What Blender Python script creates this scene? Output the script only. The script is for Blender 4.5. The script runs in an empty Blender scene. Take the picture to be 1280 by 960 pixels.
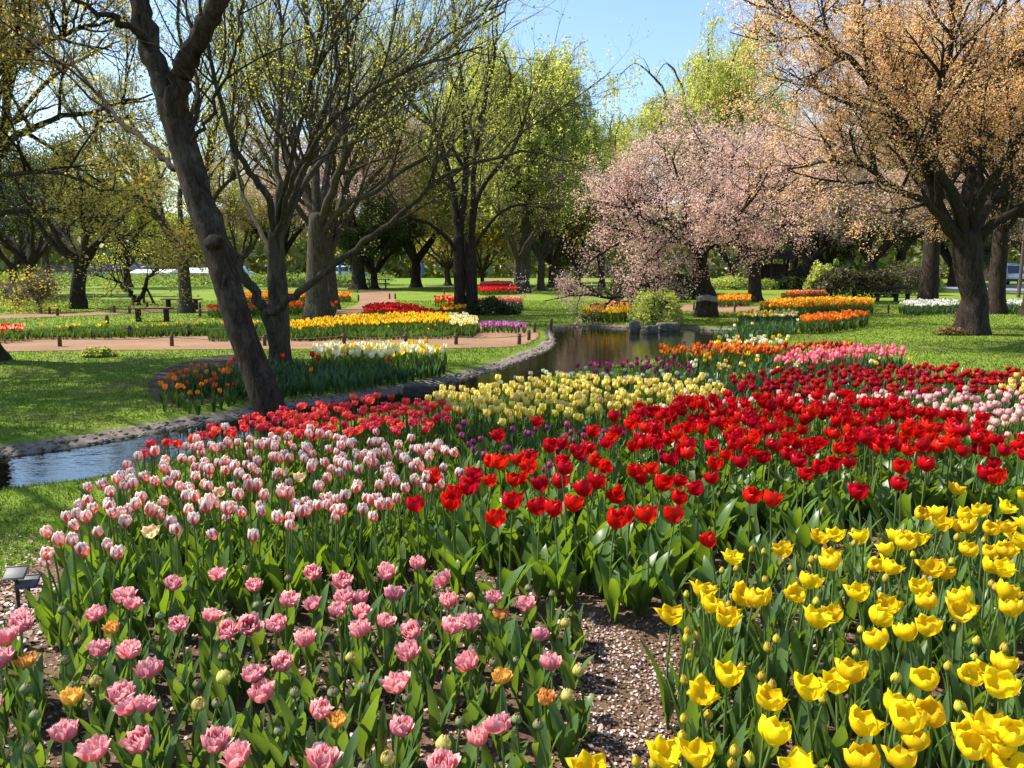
import bpy, bmesh, math, random
import numpy as np
from mathutils import Vector, Matrix

# ------------------------------------------------------------------ camera, sky, sun, exposure
R = math.radians
sc = bpy.context.scene
col = sc.collection
CAM_H, PITCH, FPX = 1.6, R(8.6), 960.0
cam_d = bpy.data.cameras.new('camera'); cam = bpy.data.objects.new('camera', cam_d); col.objects.link(cam)
cam.location = (0, 0, CAM_H); cam.rotation_euler = (R(90) - PITCH, 0, 0)
cam_d.sensor_width = 36.0; cam_d.lens = 36.0 * FPX / 1280.0
cam_d.clip_start = 0.05; cam_d.clip_end = 3000
sc.camera = cam

SUN_AZ, SUN_EL = R(-74), R(51)              # azimuth from +Y towards +X: ahead and to the left
sdir = Vector((math.sin(SUN_AZ) * math.cos(SUN_EL), math.cos(SUN_AZ) * math.cos(SUN_EL), math.sin(SUN_EL)))
world = bpy.data.worlds.new('World'); sc.world = world; world.use_nodes = True
wn = world.node_tree; bg = wn.nodes['Background']
sky = wn.nodes.new('ShaderNodeTexSky'); sky.sky_type = 'NISHITA'; sky.sun_disc = False
sky.sun_elevation = SUN_EL; sky.sun_rotation = SUN_AZ
sky.air_density = 1.0; sky.dust_density = 0.5; sky.ozone_density = 3.0
wn.links.new(sky.outputs[0], bg.inputs[0]); bg.inputs[1].default_value = 0.13
sun_d = bpy.data.lights.new('sun', 'SUN'); sun_d.energy = 5.0; sun_d.angle = R(0.55); sun_d.color = (1.0, 0.94, 0.84)
sun = bpy.data.objects.new('sun', sun_d); col.objects.link(sun)
sun.rotation_euler = sdir.to_track_quat('Z', 'Y').to_euler(); sun.location = sdir * 60
sc.view_settings.view_transform = 'Standard'; sc.view_settings.look = 'None'
sc.view_settings.gamma = 1.0; sc.view_settings.use_curve_mapping = False
sc.view_settings.exposure = 1.05
sc.cycles.max_bounces = 6; sc.cycles.diffuse_bounces = 3; sc.cycles.glossy_bounces = 3
sc.cycles.transmission_bounces = 4; sc.cycles.caustics_reflective = False; sc.cycles.caustics_refractive = False

# ------------------------------------------------------------------ helpers
CP, SP = math.cos(PITCH), math.sin(PITCH)
def ray(px, py):
    a = (px - 640) / FPX; b = (480 - py) / FPX
    return a, CP + b * SP, -SP + b * CP
def at(px, py, z=0.0):
    a, y, d = ray(px, py); t = (z - CAM_H) / d
    return np.array((a * t, y * t, z))
def atY(px, py, Y):
    a, y, d = ray(px, py); t = Y / y
    return np.array((a * t, Y, CAM_H + d * t))
def pxpoly(pts, z=0.0):
    return np.array([at(p[0], p[1], z)[:2] for p in pts])
def inside(P, poly):
    x, y = P[:, 0], P[:, 1]; r = np.zeros(len(P), bool); n = len(poly)
    for i in range(n):
        x1, y1 = poly[i]; x2, y2 = poly[(i + 1) % n]
        if y1 == y2: continue
        c = ((y1 > y) != (y2 > y)) & (x < (x2 - x1) * (y - y1) / (y2 - y1) + x1)
        r ^= c
    return r
def seg_dist(P, poly, closed=True):
    d = np.full(len(P), 1e9); n = len(poly)
    for i in range(n if closed else n - 1):
        a = poly[i]; b = poly[(i + 1) % n]; ab = b - a
        t = np.clip(((P - a) @ ab) / max(ab @ ab, 1e-9), 0, 1)
        d = np.minimum(d, np.linalg.norm(P - a - t[:, None] * ab, axis=1))
    return d
def catmull(C, m):
    C = np.asarray(C, float); E = np.vstack([2 * C[0] - C[1], C, 2 * C[-1] - C[-2]]); out = []
    for i in range(1, len(E) - 2):
        p0, p1, p2, p3 = E[i - 1:i + 3]
        for t in np.linspace(0, 1, m, endpoint=False):
            out.append(0.5 * (2 * p1 + (p2 - p0) * t + (2 * p0 - 5 * p1 + 4 * p2 - p3) * t * t + (3 * p1 - p0 - 3 * p2 + p3) * t ** 3))
    out.append(E[-2]); return np.array(out)
def smooth_poly(pts, m=5):
    P = np.asarray(pts, float); n = len(P); out = []
    for i in range(n):
        p0, p1, p2, p3 = P[i - 1], P[i], P[(i + 1) % n], P[(i + 2) % n]
        for t in np.linspace(0, 1, m, endpoint=False):
            out.append(0.5 * (2 * p1 + (p2 - p0) * t + (2 * p0 - 5 * p1 + 4 * p2 - p3) * t * t + (3 * p1 - p0 - 3 * p2 + p3) * t ** 3))
    return np.array(out)
def norm(v): return v / np.maximum(np.linalg.norm(v, axis=-1, keepdims=True), 1e-9)

class Geo:
    def __init__(s): s.V = []; s.L = []; s.S = []; s.M = []; s.U = []; s.n = 0
    def add(s, V, F, mat=0, uv=None):
        """V (n,3); F: int array (m,k) of faces or one n-gon index list"""
        V = np.asarray(V, float).reshape(-1, 3); F = np.asarray(F, int)
        if F.ndim == 1: F = F[None]
        s.V.append(V); s.L.append((F + s.n).ravel()); s.S.append(np.full(len(F), F.shape[1])); s.M.append(np.full(len(F), mat))
        s.U.append(np.zeros((len(V), 2)) if uv is None else np.asarray(uv, float)); s.n += len(V); return s
    def mesh(s, name, mats, smooth=True, uv=False):
        me = bpy.data.meshes.new(name)
        V = np.vstack(s.V); L = np.concatenate(s.L); S = np.concatenate(s.S); M = np.concatenate(s.M)
        me.vertices.add(len(V)); me.vertices.foreach_set('co', V.ravel().astype(np.float32))
        me.loops.add(len(L)); me.loops.foreach_set('vertex_index', L.astype(np.int32))
        me.polygons.add(len(S)); st = np.concatenate([[0], np.cumsum(S)[:-1]])
        me.polygons.foreach_set('loop_start', st.astype(np.int32)); me.polygons.foreach_set('loop_total', S.astype(np.int32))
        me.polygons.foreach_set('material_index', M.astype(np.int32))
        me.polygons.foreach_set('use_smooth', np.full(len(S), smooth))
        if uv:
            U = np.vstack(s.U); ul = me.uv_layers.new(name='UVMap'); ul.data.foreach_set('uv', U[L].ravel().astype(np.float32))
        for m in mats: me.materials.append(m)
        me.update(calc_edges=True); return me
    def build(s, name, mats, parent=None, smooth=True, uv=False, loc=None):
        mats = mats if isinstance(mats, (list, tuple)) else [mats]
        return link(name, s.mesh(name, mats, smooth, uv), parent, loc)
def link(name, me, parent=None, loc=None):
    o = bpy.data.objects.new(name, me); col.objects.link(o)
    if parent: o.parent = parent
    if loc is not None: o.location = loc
    return o
def tag(o, label, cat, group=None):
    o['label'] = label; o['category'] = cat
    if group: o['group'] = group
    return o
def structure(o): o['kind'] = 'structure'; return o
def stuff(o, label, cat): o['kind'] = 'stuff'; return tag(o, label, cat)
def thing(name, label, cat, loc=(0, 0, 0), rz=0.0, group=None):
    o = bpy.data.objects.new(name, None); o.empty_display_size = 0.1; col.objects.link(o)
    o.location = loc; o.rotation_euler = (0, 0, rz); return tag(o, label, cat, group)

def bm_add(g, bm, mat=0, M=None):
    if M is not None: bm.transform(M)
    bm.verts.index_update(); V = np.array([v.co[:] for v in bm.verts])
    by = {}
    for f in bm.faces: by.setdefault(len(f.verts), []).append([v.index for v in f.verts])
    first = True; base = g.n
    for k, F in by.items():
        if first: g.add(V, F, mat); first = False
        else:
            F = np.array(F); g.L.append((F + base).ravel()); g.S.append(np.full(len(F), k)); g.M.append(np.full(len(F), mat))
    bm.free(); return g
def box(g, c, s, rz=0.0, bev=0.01, mat=0, rx=0.0):
    bm = bmesh.new(); bmesh.ops.create_cube(bm, size=1); bm.transform(Matrix.Diagonal((*s, 1)))
    if bev: bmesh.ops.bevel(bm, geom=bm.edges[:], offset=bev, segments=2, affect='EDGES', profile=0.5)
    return bm_add(g, bm, mat, Matrix.Translation(c) @ Matrix.Rotation(rz, 4, 'Z') @ Matrix.Rotation(rx, 4, 'X'))
def tubes(g, P, r, k, mat=0):
    """P (m,n,3) centre lines, r (m,n) radii"""
    P = np.asarray(P, float); r = np.asarray(r, float)
    if P.ndim == 2: P = P[None]; r = r[None]
    m, n, _ = P.shape
    T = norm(np.gradient(P, axis=1)); D = norm(P[:, -1] - P[:, 0])
    ref = np.where(np.abs(D[:, 2:3]) > 0.7, np.array([[1.0, 0, 0]]), np.array([[0, 0, 1.0]]))[:, None, :]
    N = norm(ref - (ref * T).sum(-1, keepdims=True) * T); B = np.cross(T, N)
    a = np.arange(k) / k * 2 * math.pi
    V = P[:, :, None] + (r[..., None] if r.ndim == 3 else r[:, :, None, None]) * (np.cos(a)[:, None] * N[:, :, None] + np.sin(a)[:, None] * B[:, :, None])
    i = np.arange(m)[:, None, None] * n * k + np.arange(n - 1)[:, None] * k + np.arange(k)
    j = np.arange(m)[:, None, None] * n * k + np.arange(n - 1)[:, None] * k + (np.arange(k) + 1) % k
    Q = np.stack([i, j, j + k, i + k], -1).reshape(-1, 4)
    g.add(V.reshape(-1, 3), Q, mat); return V
def leaf_quads(g, C, size, rng, up=0.6, aspect=0.55, mat=0, bend=0.25):
    n = len(C); s = size * rng.uniform(0.6, 1.3, (n, 1))
    nn = norm(rng.normal(size=(n, 3)) + np.array([0, 0, up])); a = norm(np.cross(nn, rng.normal(size=(n, 3)))); b = np.cross(nn, a)
    V = np.stack([C - a * s, C + b * s * aspect + nn * s * bend * 0.4, C + a * s - nn * s * bend, C - b * s * aspect + nn * s * bend * 0.4], 1)
    g.add(V.reshape(-1, 3), np.arange(4 * n).reshape(n, 4), mat)
def sheet(name, pts, z, mat, m=5):
    P = smooth_poly(pts, m) if m > 1 else np.asarray(pts)
    g = Geo(); g.add(np.c_[P, np.full(len(P), z)], np.arange(len(P)))
    me = g.mesh(name, [mat], False)
    bm = bmesh.new(); bm.from_mesh(me); bmesh.ops.triangulate(bm, faces=bm.faces[:])
    for f in bm.faces:
        if f.normal.z < 0: f.normal_flip()
    bm.to_mesh(me); bm.free()
    return link(name, me)

# ------------------------------------------------------------------ materials
class NT:
    def __init__(s, name):
        s.m = bpy.data.materials.new(name); s.m.use_nodes = True; s.t = s.m.node_tree; s.t.nodes.clear()
        s.out = s.n('ShaderNodeOutputMaterial')
    def n(s, typ, **kw):
        nd = s.t.nodes.new(typ)
        for k, v in kw.items():
            if k.startswith('i_'): nd.inputs[k[2:].replace('_', ' ')].default_value = v
            else: setattr(nd, k, v)
        return nd
    def l(s, a, b): s.t.links.new(a, b)
    def ramp(s, fac, stops, interp='LINEAR'):
        r = s.n('ShaderNodeValToRGB'); e = r.color_ramp.elements; r.color_ramp.interpolation = interp
        while len(e) < len(stops): e.new(0.5)
        for i, (p, c) in enumerate(stops): e[i].position = p; e[i].color = (*c, 1)
        if fac is not None: s.l(fac, r.inputs[0])
        return r.outputs[0]
    def noise(s, scale, detail=4, rough=0.6, vec=None, dist=0.0):
        t = s.n('ShaderNodeTexNoise'); t.inputs['Scale'].default_value = scale; t.inputs['Detail'].default_value = detail
        t.inputs['Roughness'].default_value = rough; t.inputs['Distortion'].default_value = dist
        if vec is not None: s.l(vec, t.inputs['Vector'])
        return t.outputs['Fac']
    def math(s, op, a, b=None, clamp=False):
        m = s.n('ShaderNodeMath', operation=op, use_clamp=clamp)
        for i, v in enumerate((a, b)):
            if v is None: continue
            if isinstance(v, (int, float)): m.inputs[i].default_value = v
            else: s.l(v, m.inputs[i])
        return m.outputs[0]
    def mix(s, fac, a, b, typ='MIX'):
        m = s.n('ShaderNodeMix', data_type='RGBA', blend_type=typ)
        for i, v in ((0, fac), (6, a), (7, b)):
            if isinstance(v, (int, float)): m.inputs[i].default_value = v
            elif isinstance(v, tuple): m.inputs[i].default_value = (*v, 1)
            else: s.l(v, m.inputs[i])
        return m.outputs[2]
    def pos(s): return s.n('ShaderNodeNewGeometry').outputs['Position']
    def objc(s): return s.n('ShaderNodeTexCoord').outputs['Object']
    def hsv(s, c, h=None, v=None, sat=None):
        n = s.n('ShaderNodeHueSaturation')
        for k, x in (('Hue', h), ('Value', v), ('Saturation', sat)):
            if x is None: continue
            if isinstance(x, (int, float)): n.inputs[k].default_value = x
            else: s.l(x, n.inputs[k])
        s.l(c, n.inputs['Color']); return n.outputs[0]
    def mapr(s, f, a, b, c=0.0, d=1.0):
        n = s.n('ShaderNodeMapRange'); s.l(f, n.inputs[0]); n.inputs[1].default_value = c; n.inputs[2].default_value = d
        n.inputs[3].default_value = a; n.inputs[4].default_value = b; return n.outputs[0]
    def bsdf(s, c, rough=0.6, spec=0.5, bump=None, bstr=0.3, bdist=0.02, metal=0.0):
        b = s.n('ShaderNodeBsdfPrincipled'); b.inputs['Roughness'].default_value = rough; b.inputs['Metallic'].default_value = metal
        b.inputs['Specular IOR Level'].default_value = spec
        if isinstance(c, tuple): b.inputs['Base Color'].default_value = (*c, 1)
        else: s.l(c, b.inputs['Base Color'])
        if bump is not None:
            bn = s.n('ShaderNodeBump'); bn.inputs['Strength'].default_value = bstr; bn.inputs['Distance'].default_value = bdist
            s.l(bump, bn.inputs['Height']); s.l(bn.outputs[0], b.inputs['Normal'])
        return b.outputs[0]
    def done(s, sh): s.l(sh, s.out.inputs[0]); return s.m
    def thin(s, c, transl, rough=0.5, spec=0.3, tc=None):
        p = s.bsdf(c, rough, spec); t = s.n('ShaderNodeBsdfTranslucent'); s.l(tc if tc is not None else c, t.inputs[0])
        m = s.n('ShaderNodeMixShader'); m.inputs[0].default_value = transl; s.l(p, m.inputs[1]); s.l(t.outputs[0], m.inputs[2])
        return m.outputs[0]

def plain(name, c, rough=0.6, spec=0.4, var=0.25, scale=8.0, metal=0.0, bstr=0.2):
    n = NT(name); f = n.noise(scale, 5, 0.65, n.objc())
    c0 = tuple(x * (1 - var) for x in c); c1 = tuple(min(1, x * (1 + var)) for x in c)
    return n.done(n.bsdf(n.ramp(f, [(0.3, c0), (0.7, c1)]), rough, spec, f, bstr, 0.01, metal))
def leaf_mat(name, stops, transl=0.45, rough=0.5, warm=(1.35, 1.3, 0.6), patch=None):
    n = NT(name); ri = n.n('ShaderNodeNewGeometry').outputs['Random Per Island']
    c = n.ramp(ri, stops); big = n.noise(0.55, 2, 0.5, n.pos()); c = n.hsv(c, v=n.mapr(big, 0.75, 1.25, 0.3, 0.7))
    if patch: c = n.mix(n.mapr(n.noise(0.8, 5, 0.7, n.pos()), 0, 0.75, 0.5, 0.66), c, patch)
    tc = n.mix(1.0, c, warm, 'MULTIPLY')
    return n.done(n.thin(c, transl, rough, 0.25, tc))
def bark_mat(name, dark, light, scale=7.0, lichen=0.35):
    n = NT(name); mp = n.n('ShaderNodeMapping'); mp.inputs['Scale'].default_value = (1, 1, 0.2); n.l(n.objc(), mp.inputs[0])
    f = n.noise(scale * 2.2, 9, 0.72, mp.outputs[0], 1.2); f2 = n.noise(3.2, 5, 0.65, n.objc())
    c = n.ramp(f, [(0.36, dark), (0.6, light)])
    f3 = n.noise(14, 3, 0.5, n.objc()); c = n.mix(n.math('MULTIPLY', n.mapr(f2, 0, lichen, 0.52, 0.7), n.mapr(f3, 0.3, 1.6, 0.4, 0.65)), c, (0.17, 0.165, 0.13))
    return n.done(n.bsdf(c, 0.9, 0.15, n.math('ADD', f, n.math('MULTIPLY', f2, 0.5)), 1.0, 0.05))
def petal_mat(name, stops, flame=None, transl=0.46, rough=0.5, hv=0.015, vv=(0.82, 1.12), edge=None, spec=0.2, warm=None):
    """petal colour from base (uv y = 0) to tip (1); optional flame up the middle, optional edge colour"""
    n = NT(name); uv = n.n('ShaderNodeUVMap').outputs[0]; sp = n.n('ShaderNodeSeparateXYZ'); n.l(uv, sp.inputs[0])
    u, v = sp.outputs[0], sp.outputs[1]; rnd = n.n('ShaderNodeObjectInfo').outputs['Random']
    c = n.ramp(v, stops)
    cu = n.math('ABSOLUTE', n.math('SUBTRACT', u, 0.5))
    mp = n.n('ShaderNodeMapping'); mp.inputs['Scale'].default_value = (22, 2.5, 1); n.l(uv, mp.inputs[0])
    streak = n.noise(1.0, 3, 0.6, mp.outputs[0])
    if edge:
        e = n.math('ADD', n.math('MULTIPLY', cu, 1.7), n.math('MULTIPLY', v, 0.55)); e = n.math('ADD', e, n.math('MULTIPLY', streak, 0.25))
        c = n.mix(n.mapr(e, 0, 1, edge[1], edge[1] + 0.3), c, edge[0])
    if flame:
        lim = n.math('SUBTRACT', flame[1], n.math('MULTIPLY', v, flame[2]))
        lim = n.math('ADD', lim, n.math('MULTIPLY', n.math('SUBTRACT', streak, 0.5), 0.35))
        lim = n.math('ADD', lim, n.math('MULTIPLY', n.math('SUBTRACT', rnd, 0.5), 0.16))
        f = n.mapr(n.math('SUBTRACT', lim, cu), 0, 1, -0.03, 0.06)
        c = n.mix(f, c, flame[0])
    c = n.hsv(c, n.mapr(rnd, 0.5 - hv, 0.5 + hv), n.math('MULTIPLY', n.mapr(rnd, *vv), n.mapr(streak, 0.80, 1.16)))
    tc = n.mix(1.0, c, warm, 'MULTIPLY') if warm else None
    return n.done(n.thin(c, transl, rough, spec, tc))
def tulip_leaf_mat(name, a, b, transl=0.45):
    n = NT(name); uv = n.n('ShaderNodeUVMap').outputs[0]; rnd = n.n('ShaderNodeObjectInfo').outputs['Random']
    mp = n.n('ShaderNodeMapping'); mp.inputs['Scale'].default_value = (30, 1.5, 1); n.l(uv, mp.inputs[0])
    st = n.noise(1.0, 2, 0.5, mp.outputs[0]); c = n.mix(rnd, a, b)
    isl = n.n('ShaderNodeNewGeometry').outputs['Random Per Island']
    c = n.hsv(c, v=n.math('MULTIPLY', n.mapr(st, 0.8, 1.2), n.mapr(isl, 0.75, 1.25)))
    tc = n.mix(1.0, c, (1.9, 1.6, 0.35), 'MULTIPLY')
    return n.done(n.thin(c, transl, 0.38, 0.45, tc))

# ------------------------------------------------------------------ the setting: lawn, stream, paths
def lawn_mat():
    n = NT('lawn'); p = n.pos()
    a = n.noise(0.35, 4, 0.6, p); b = n.noise(2.3, 5, 0.7, p); c = n.noise(38, 4, 0.7, p)
    k = n.ramp(a, [(0.3, (0.10, 0.165, 0.016)), (0.5, (0.155, 0.235, 0.022)), (0.72, (0.20, 0.26, 0.036))])
    k = n.mix(n.mapr(b, 0, 0.55, 0.5, 0.75), k, (0.075, 0.12, 0.018)); k = n.mix(n.mapr(n.noise(0.8, 5, 0.7, p), 0, 0.75, 0.5, 0.66), k, (0.17, 0.165, 0.05))
    k = n.hsv(k, v=n.mapr(c, 0.45, 1.5, 0.3, 0.7))
    f = n.math('ADD', n.math('MULTIPLY', c, 0.6), b)
    return n.done(n.bsdf(k, 0.85, 0.1, f, 0.8, 0.05))
def soil_mat(name, dark, mid, light):
    n = NT(name); p = n.pos(); a = n.noise(1.7, 5, 0.65, p); b = n.noise(30, 6, 0.75, p)
    k = n.ramp(a, [(0.3, dark), (0.5, mid), (0.72, light)]); k = n.hsv(k, v=n.mapr(b, 0.45, 1.5, 0.3, 0.7))
    return n.done(n.bsdf(k, 0.95, 0.1, n.math('ADD', n.math('MULTIPLY', a, 1.5), b), 1.0, 0.03))
def path_mat(name, c):
    n = NT(name); p = n.pos(); a = n.noise(0.9, 5, 0.6, p); b = n.noise(25, 5, 0.7, p)
    k = n.ramp(a, [(0.3, tuple(x * 0.8 for x in c)), (0.7, tuple(x * 1.2 for x in c))]); k = n.hsv(k, v=n.mapr(b, 0.75, 1.25, 0.3, 0.7))
    return n.done(n.bsdf(k, 0.95, 0.1, b, 0.5, 0.01))
def water_mat():
    n = NT('water'); p = n.pos(); mp = n.n('ShaderNodeMapping'); mp.inputs['Scale'].default_value = (1.4, 3.0, 1); n.l(p, mp.inputs[0])
    a = n.noise(2.6, 3, 0.55, mp.outputs[0]); b = n.noise(9, 2, 0.5, mp.outputs[0])
    h = n.math('ADD', a, n.math('MULTIPLY', b, 0.25))
    return n.done(n.bsdf((0.008, 0.008, 0.004), 0.02, 0.6, h, 0.07, 0.05))
M_LAWN = lawn_mat(); M_WATER = water_mat()
M_SOIL = soil_mat('garden_soil', (0.085, 0.052, 0.034), (0.17, 0.108, 0.068), (0.25, 0.16, 0.10))
M_MULCH = soil_mat('mulch', (0.05, 0.035, 0.028), (0.11, 0.08, 0.06), (0.19, 0.14, 0.10))
M_PATH = path_mat('brown_path', (0.235, 0.142, 0.085)); M_ROAD = path_mat('asphalt', (0.2, 0.2, 0.21))
M_GRAVEL = path_mat('gravel', (0.20, 0.165, 0.13))

WZ = -0.10
FAR_EDGE = [(-420, 640), (-150, 592), (0, 572), (100, 558), (200, 540), (310, 520), (380, 508), (440, 500), (520, 487), (580, 473), (620, 462), (660, 447), (685, 437), (693, 426), (690, 415), (705, 410), (740, 408), (790, 410), (860, 412), (925, 414)]
NEAR_EDGE = [(930, 418), (915, 425), (880, 434), (830, 447), (750, 461), (680, 474), (600, 490), (520, 506), (430, 524), (330, 542), (220, 572), (130, 597), (0, 614), (-150, 640), (-420, 720)]
far_w = catmull(pxpoly(FAR_EDGE, WZ), 4); near_w = catmull(pxpoly(NEAR_EDGE, WZ), 4)
STREAM = np.vstack([far_w, near_w])
def terrain(P):
    z = np.zeros(len(P)); box_ = (P[:, 0] > -14) & (P[:, 0] < 11) & (P[:, 1] > 2.5) & (P[:, 1] < 30)
    Q = P[box_]; d = seg_dist(Q, STREAM); ins = inside(Q, STREAM)
    t = np.clip(d / 0.42, 0, 1); t = t * t * (3 - 2 * t)
    zz = np.where(ins, WZ - 0.25 * np.clip(d / 0.6, 0, 1), WZ + (-WZ) * t)
    z[box_] = zz; return z
xs = np.concatenate([-np.geomspace(400, 14.3, 40), np.arange(-14, 11.01, 0.12), np.geomspace(11.3, 400, 40)])
ys = np.concatenate([-np.geomspace(60, 1, 14), np.arange(0, 2.5, 0.5), np.arange(2.5, 30, 0.12), np.geomspace(30.2, 500, 45)])
GX, GY = np.meshgrid(xs, ys); P = np.c_[GX.ravel(), GY.ravel()]
Z = terrain(P); nx = len(xs)
i = (np.arange(len(ys) - 1)[:, None] * nx + np.arange(nx - 1)).ravel()
g = Geo(); g.add(np.c_[P, Z], np.stack([i, i + 1, i + nx + 1, i + nx], 1)); structure(g.build('lawn', M_LAWN))
g = Geo(); g.add([(-14, 3, WZ), (9.5, 3, WZ), (9.5, 28, WZ), (-14, 28, WZ)], [0, 1, 2, 3]); structure(g.build('stream_water', M_WATER))
# pale gravel edging along the far bank
far_r = catmull(pxpoly(FAR_EDGE, WZ), 16); far_w0, far_w = far_w, far_r; n_ = len(far_w); tan = norm(np.gradient(far_w, axis=0)); nor = np.c_[-tan[:, 1], tan[:, 0]]
if inside(far_w[80:81] + nor[80:81] * 0.3, STREAM)[0]: nor = -nor
g = Geo(); rg = np.random.default_rng(3); wv = rg.uniform(0.6, 1.3, n_)[:, None] * np.where(np.arange(n_)[:, None] > n_ - 104, 0.4, 1.0)
prof = [(-0.06, WZ - 0.10), (-0.02, WZ + 0.004), (0.04, WZ + 0.018), (0.10, WZ + 0.030), (0.16, WZ + 0.048), (0.22, WZ + 0.066), (0.27, WZ + 0.05)]
V = np.concatenate([np.c_[far_w + nor * a * wv, np.full(n_, z) + rg.uniform(-0.009, 0.013, n_)] for a, z in prof])
q = np.array([[k * n_ + j, k * n_ + j + 1, (k + 1) * n_ + j + 1, (k + 1) * n_ + j] for k in range(len(prof) - 1) for j in range(n_ - 1)])
g.add(V, q); structure(g.build('gravel_edge', M_GRAVEL)); far_w = far_w0

# loose stones on the gravel edge
ico = bmesh.new(); bmesh.ops.create_icosphere(ico, subdivisions=1, radius=1); iv = np.array([v.co[:] for v in ico.verts]); ifc = np.array([[v.index for v in f.verts] for f in ico.faces]); ico.free()
far_n = norm(np.gradient(far_w, axis=0)); far_n = np.c_[-far_n[:, 1], far_n[:, 0]]
if inside(far_w[20:21] + far_n[20:21] * 0.3, STREAM)[0]: far_n = -far_n
ns = 4200; t = rg.uniform(0, len(far_w) - 1.01, ns); i = t.astype(int); u = (t - i)[:, None]; off = rg.uniform(-.05, .19, ns)
pc = far_w[i] * (1 - u) + far_w[i + 1] * u + far_n[i] * off[:, None]; sz = (.006 + .026 * rg.uniform(0, 1, (ns, 1, 1)) ** 2.2) * rg.uniform(.6, 1.3, (ns, 1, 3)) * np.array((1.2, 1.2, .7))
V = iv[None] * sz * (1 + rg.normal(size=(ns, 12, 1)) * .12) + np.c_[pc, np.maximum(terrain(pc), WZ - .02) + .012][:, None]
g = Geo(); g.add(V.reshape(-1, 3), (ifc[None] + np.arange(ns)[:, None, None] * 12).reshape(-1, 3))
nm = NT('pebbles'); pb = nm.ramp(nm.n('ShaderNodeNewGeometry').outputs['Random Per Island'], [(0, (.07, .058, .045)), (.6, (.16, .135, .105)), (1, (.27, .24, .2))]); M_PEB = nm.done(nm.bsdf(pb, .85, .2))
stuff(g.build('gravel', M_PEB), 'loose stones along the far edge of the stream', 'gravel')

MAIN_PATH = pxpoly([(-300, 427), (0, 423), (150, 421.5), (320, 420), (440, 418), (560, 414), (596, 406), (606, 401), (630, 406), (660, 411), (673, 417), (668, 425), (645, 433), (560, 436), (470, 436), (300, 437), (150, 438), (0, 440), (-300, 447)])
UPPER_PATH = pxpoly([(452, 364), (486, 364), (494, 377), (476, 388), (444, 394.5), (396, 396), (396, 388), (438, 385), (449, 378)])
LAWN_PATH = pxpoly([(-200, 400), (80, 391.5), (225, 386.3), (330, 384.5), (330, 387), (225, 389.6), (80, 395.5), (-200, 406)])
FAR_PATH = pxpoly([(838, 384), (870, 380.5), (950, 383.5), (1010, 387), (1045, 391), (1040, 393), (990, 390.5), (940, 390.5), (890, 390), (838, 388)])
ROAD = pxpoly([(860, 356.0), (1280, 356.0), (1900, 357), (1900, 375), (1290, 366.5), (1170, 363), (860, 360)])
SAND = pxpoly([(605, 349.5), (640, 349.5), (636, 352), (603, 353)])
structure(sheet('brown_path', MAIN_PATH, 0.008, M_PATH)); structure(sheet('upper_path', UPPER_PATH, 0.008, M_PATH))
structure(sheet('lawn_path', LAWN_PATH, 0.008, M_PATH)); structure(sheet('far_path', FAR_PATH, 0.008, M_PATH))
structure(sheet('road', ROAD, 0.012, M_ROAD)); structure(sheet('sandy_path', SAND, 0.008, M_PATH))
SOIL = np.vstack([pxpoly([(-250, 760), (-60, 742), (25, 722), (60, 692), (105, 652), (160, 616), (240, 590), (330, 566), (430, 545), (520, 528), (620, 506), (750, 478), (850, 462), (960, 452), (1080, 452), (1150, 462), (1300, 478), (1700, 520)]), [(6, 1.0), (-3.2, 1.0)]])
structure(sheet('garden_soil', SOIL, 0.005, M_SOIL, 1))
ORANGE_SOIL = pxpoly([(186, 490), (192, 470), (235, 452), (295, 444), (318, 470), (318, 492), (255, 505), (205, 505)])
structure(sheet('mulch_soil', ORANGE_SOIL, 0.005, M_MULCH))

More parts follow.
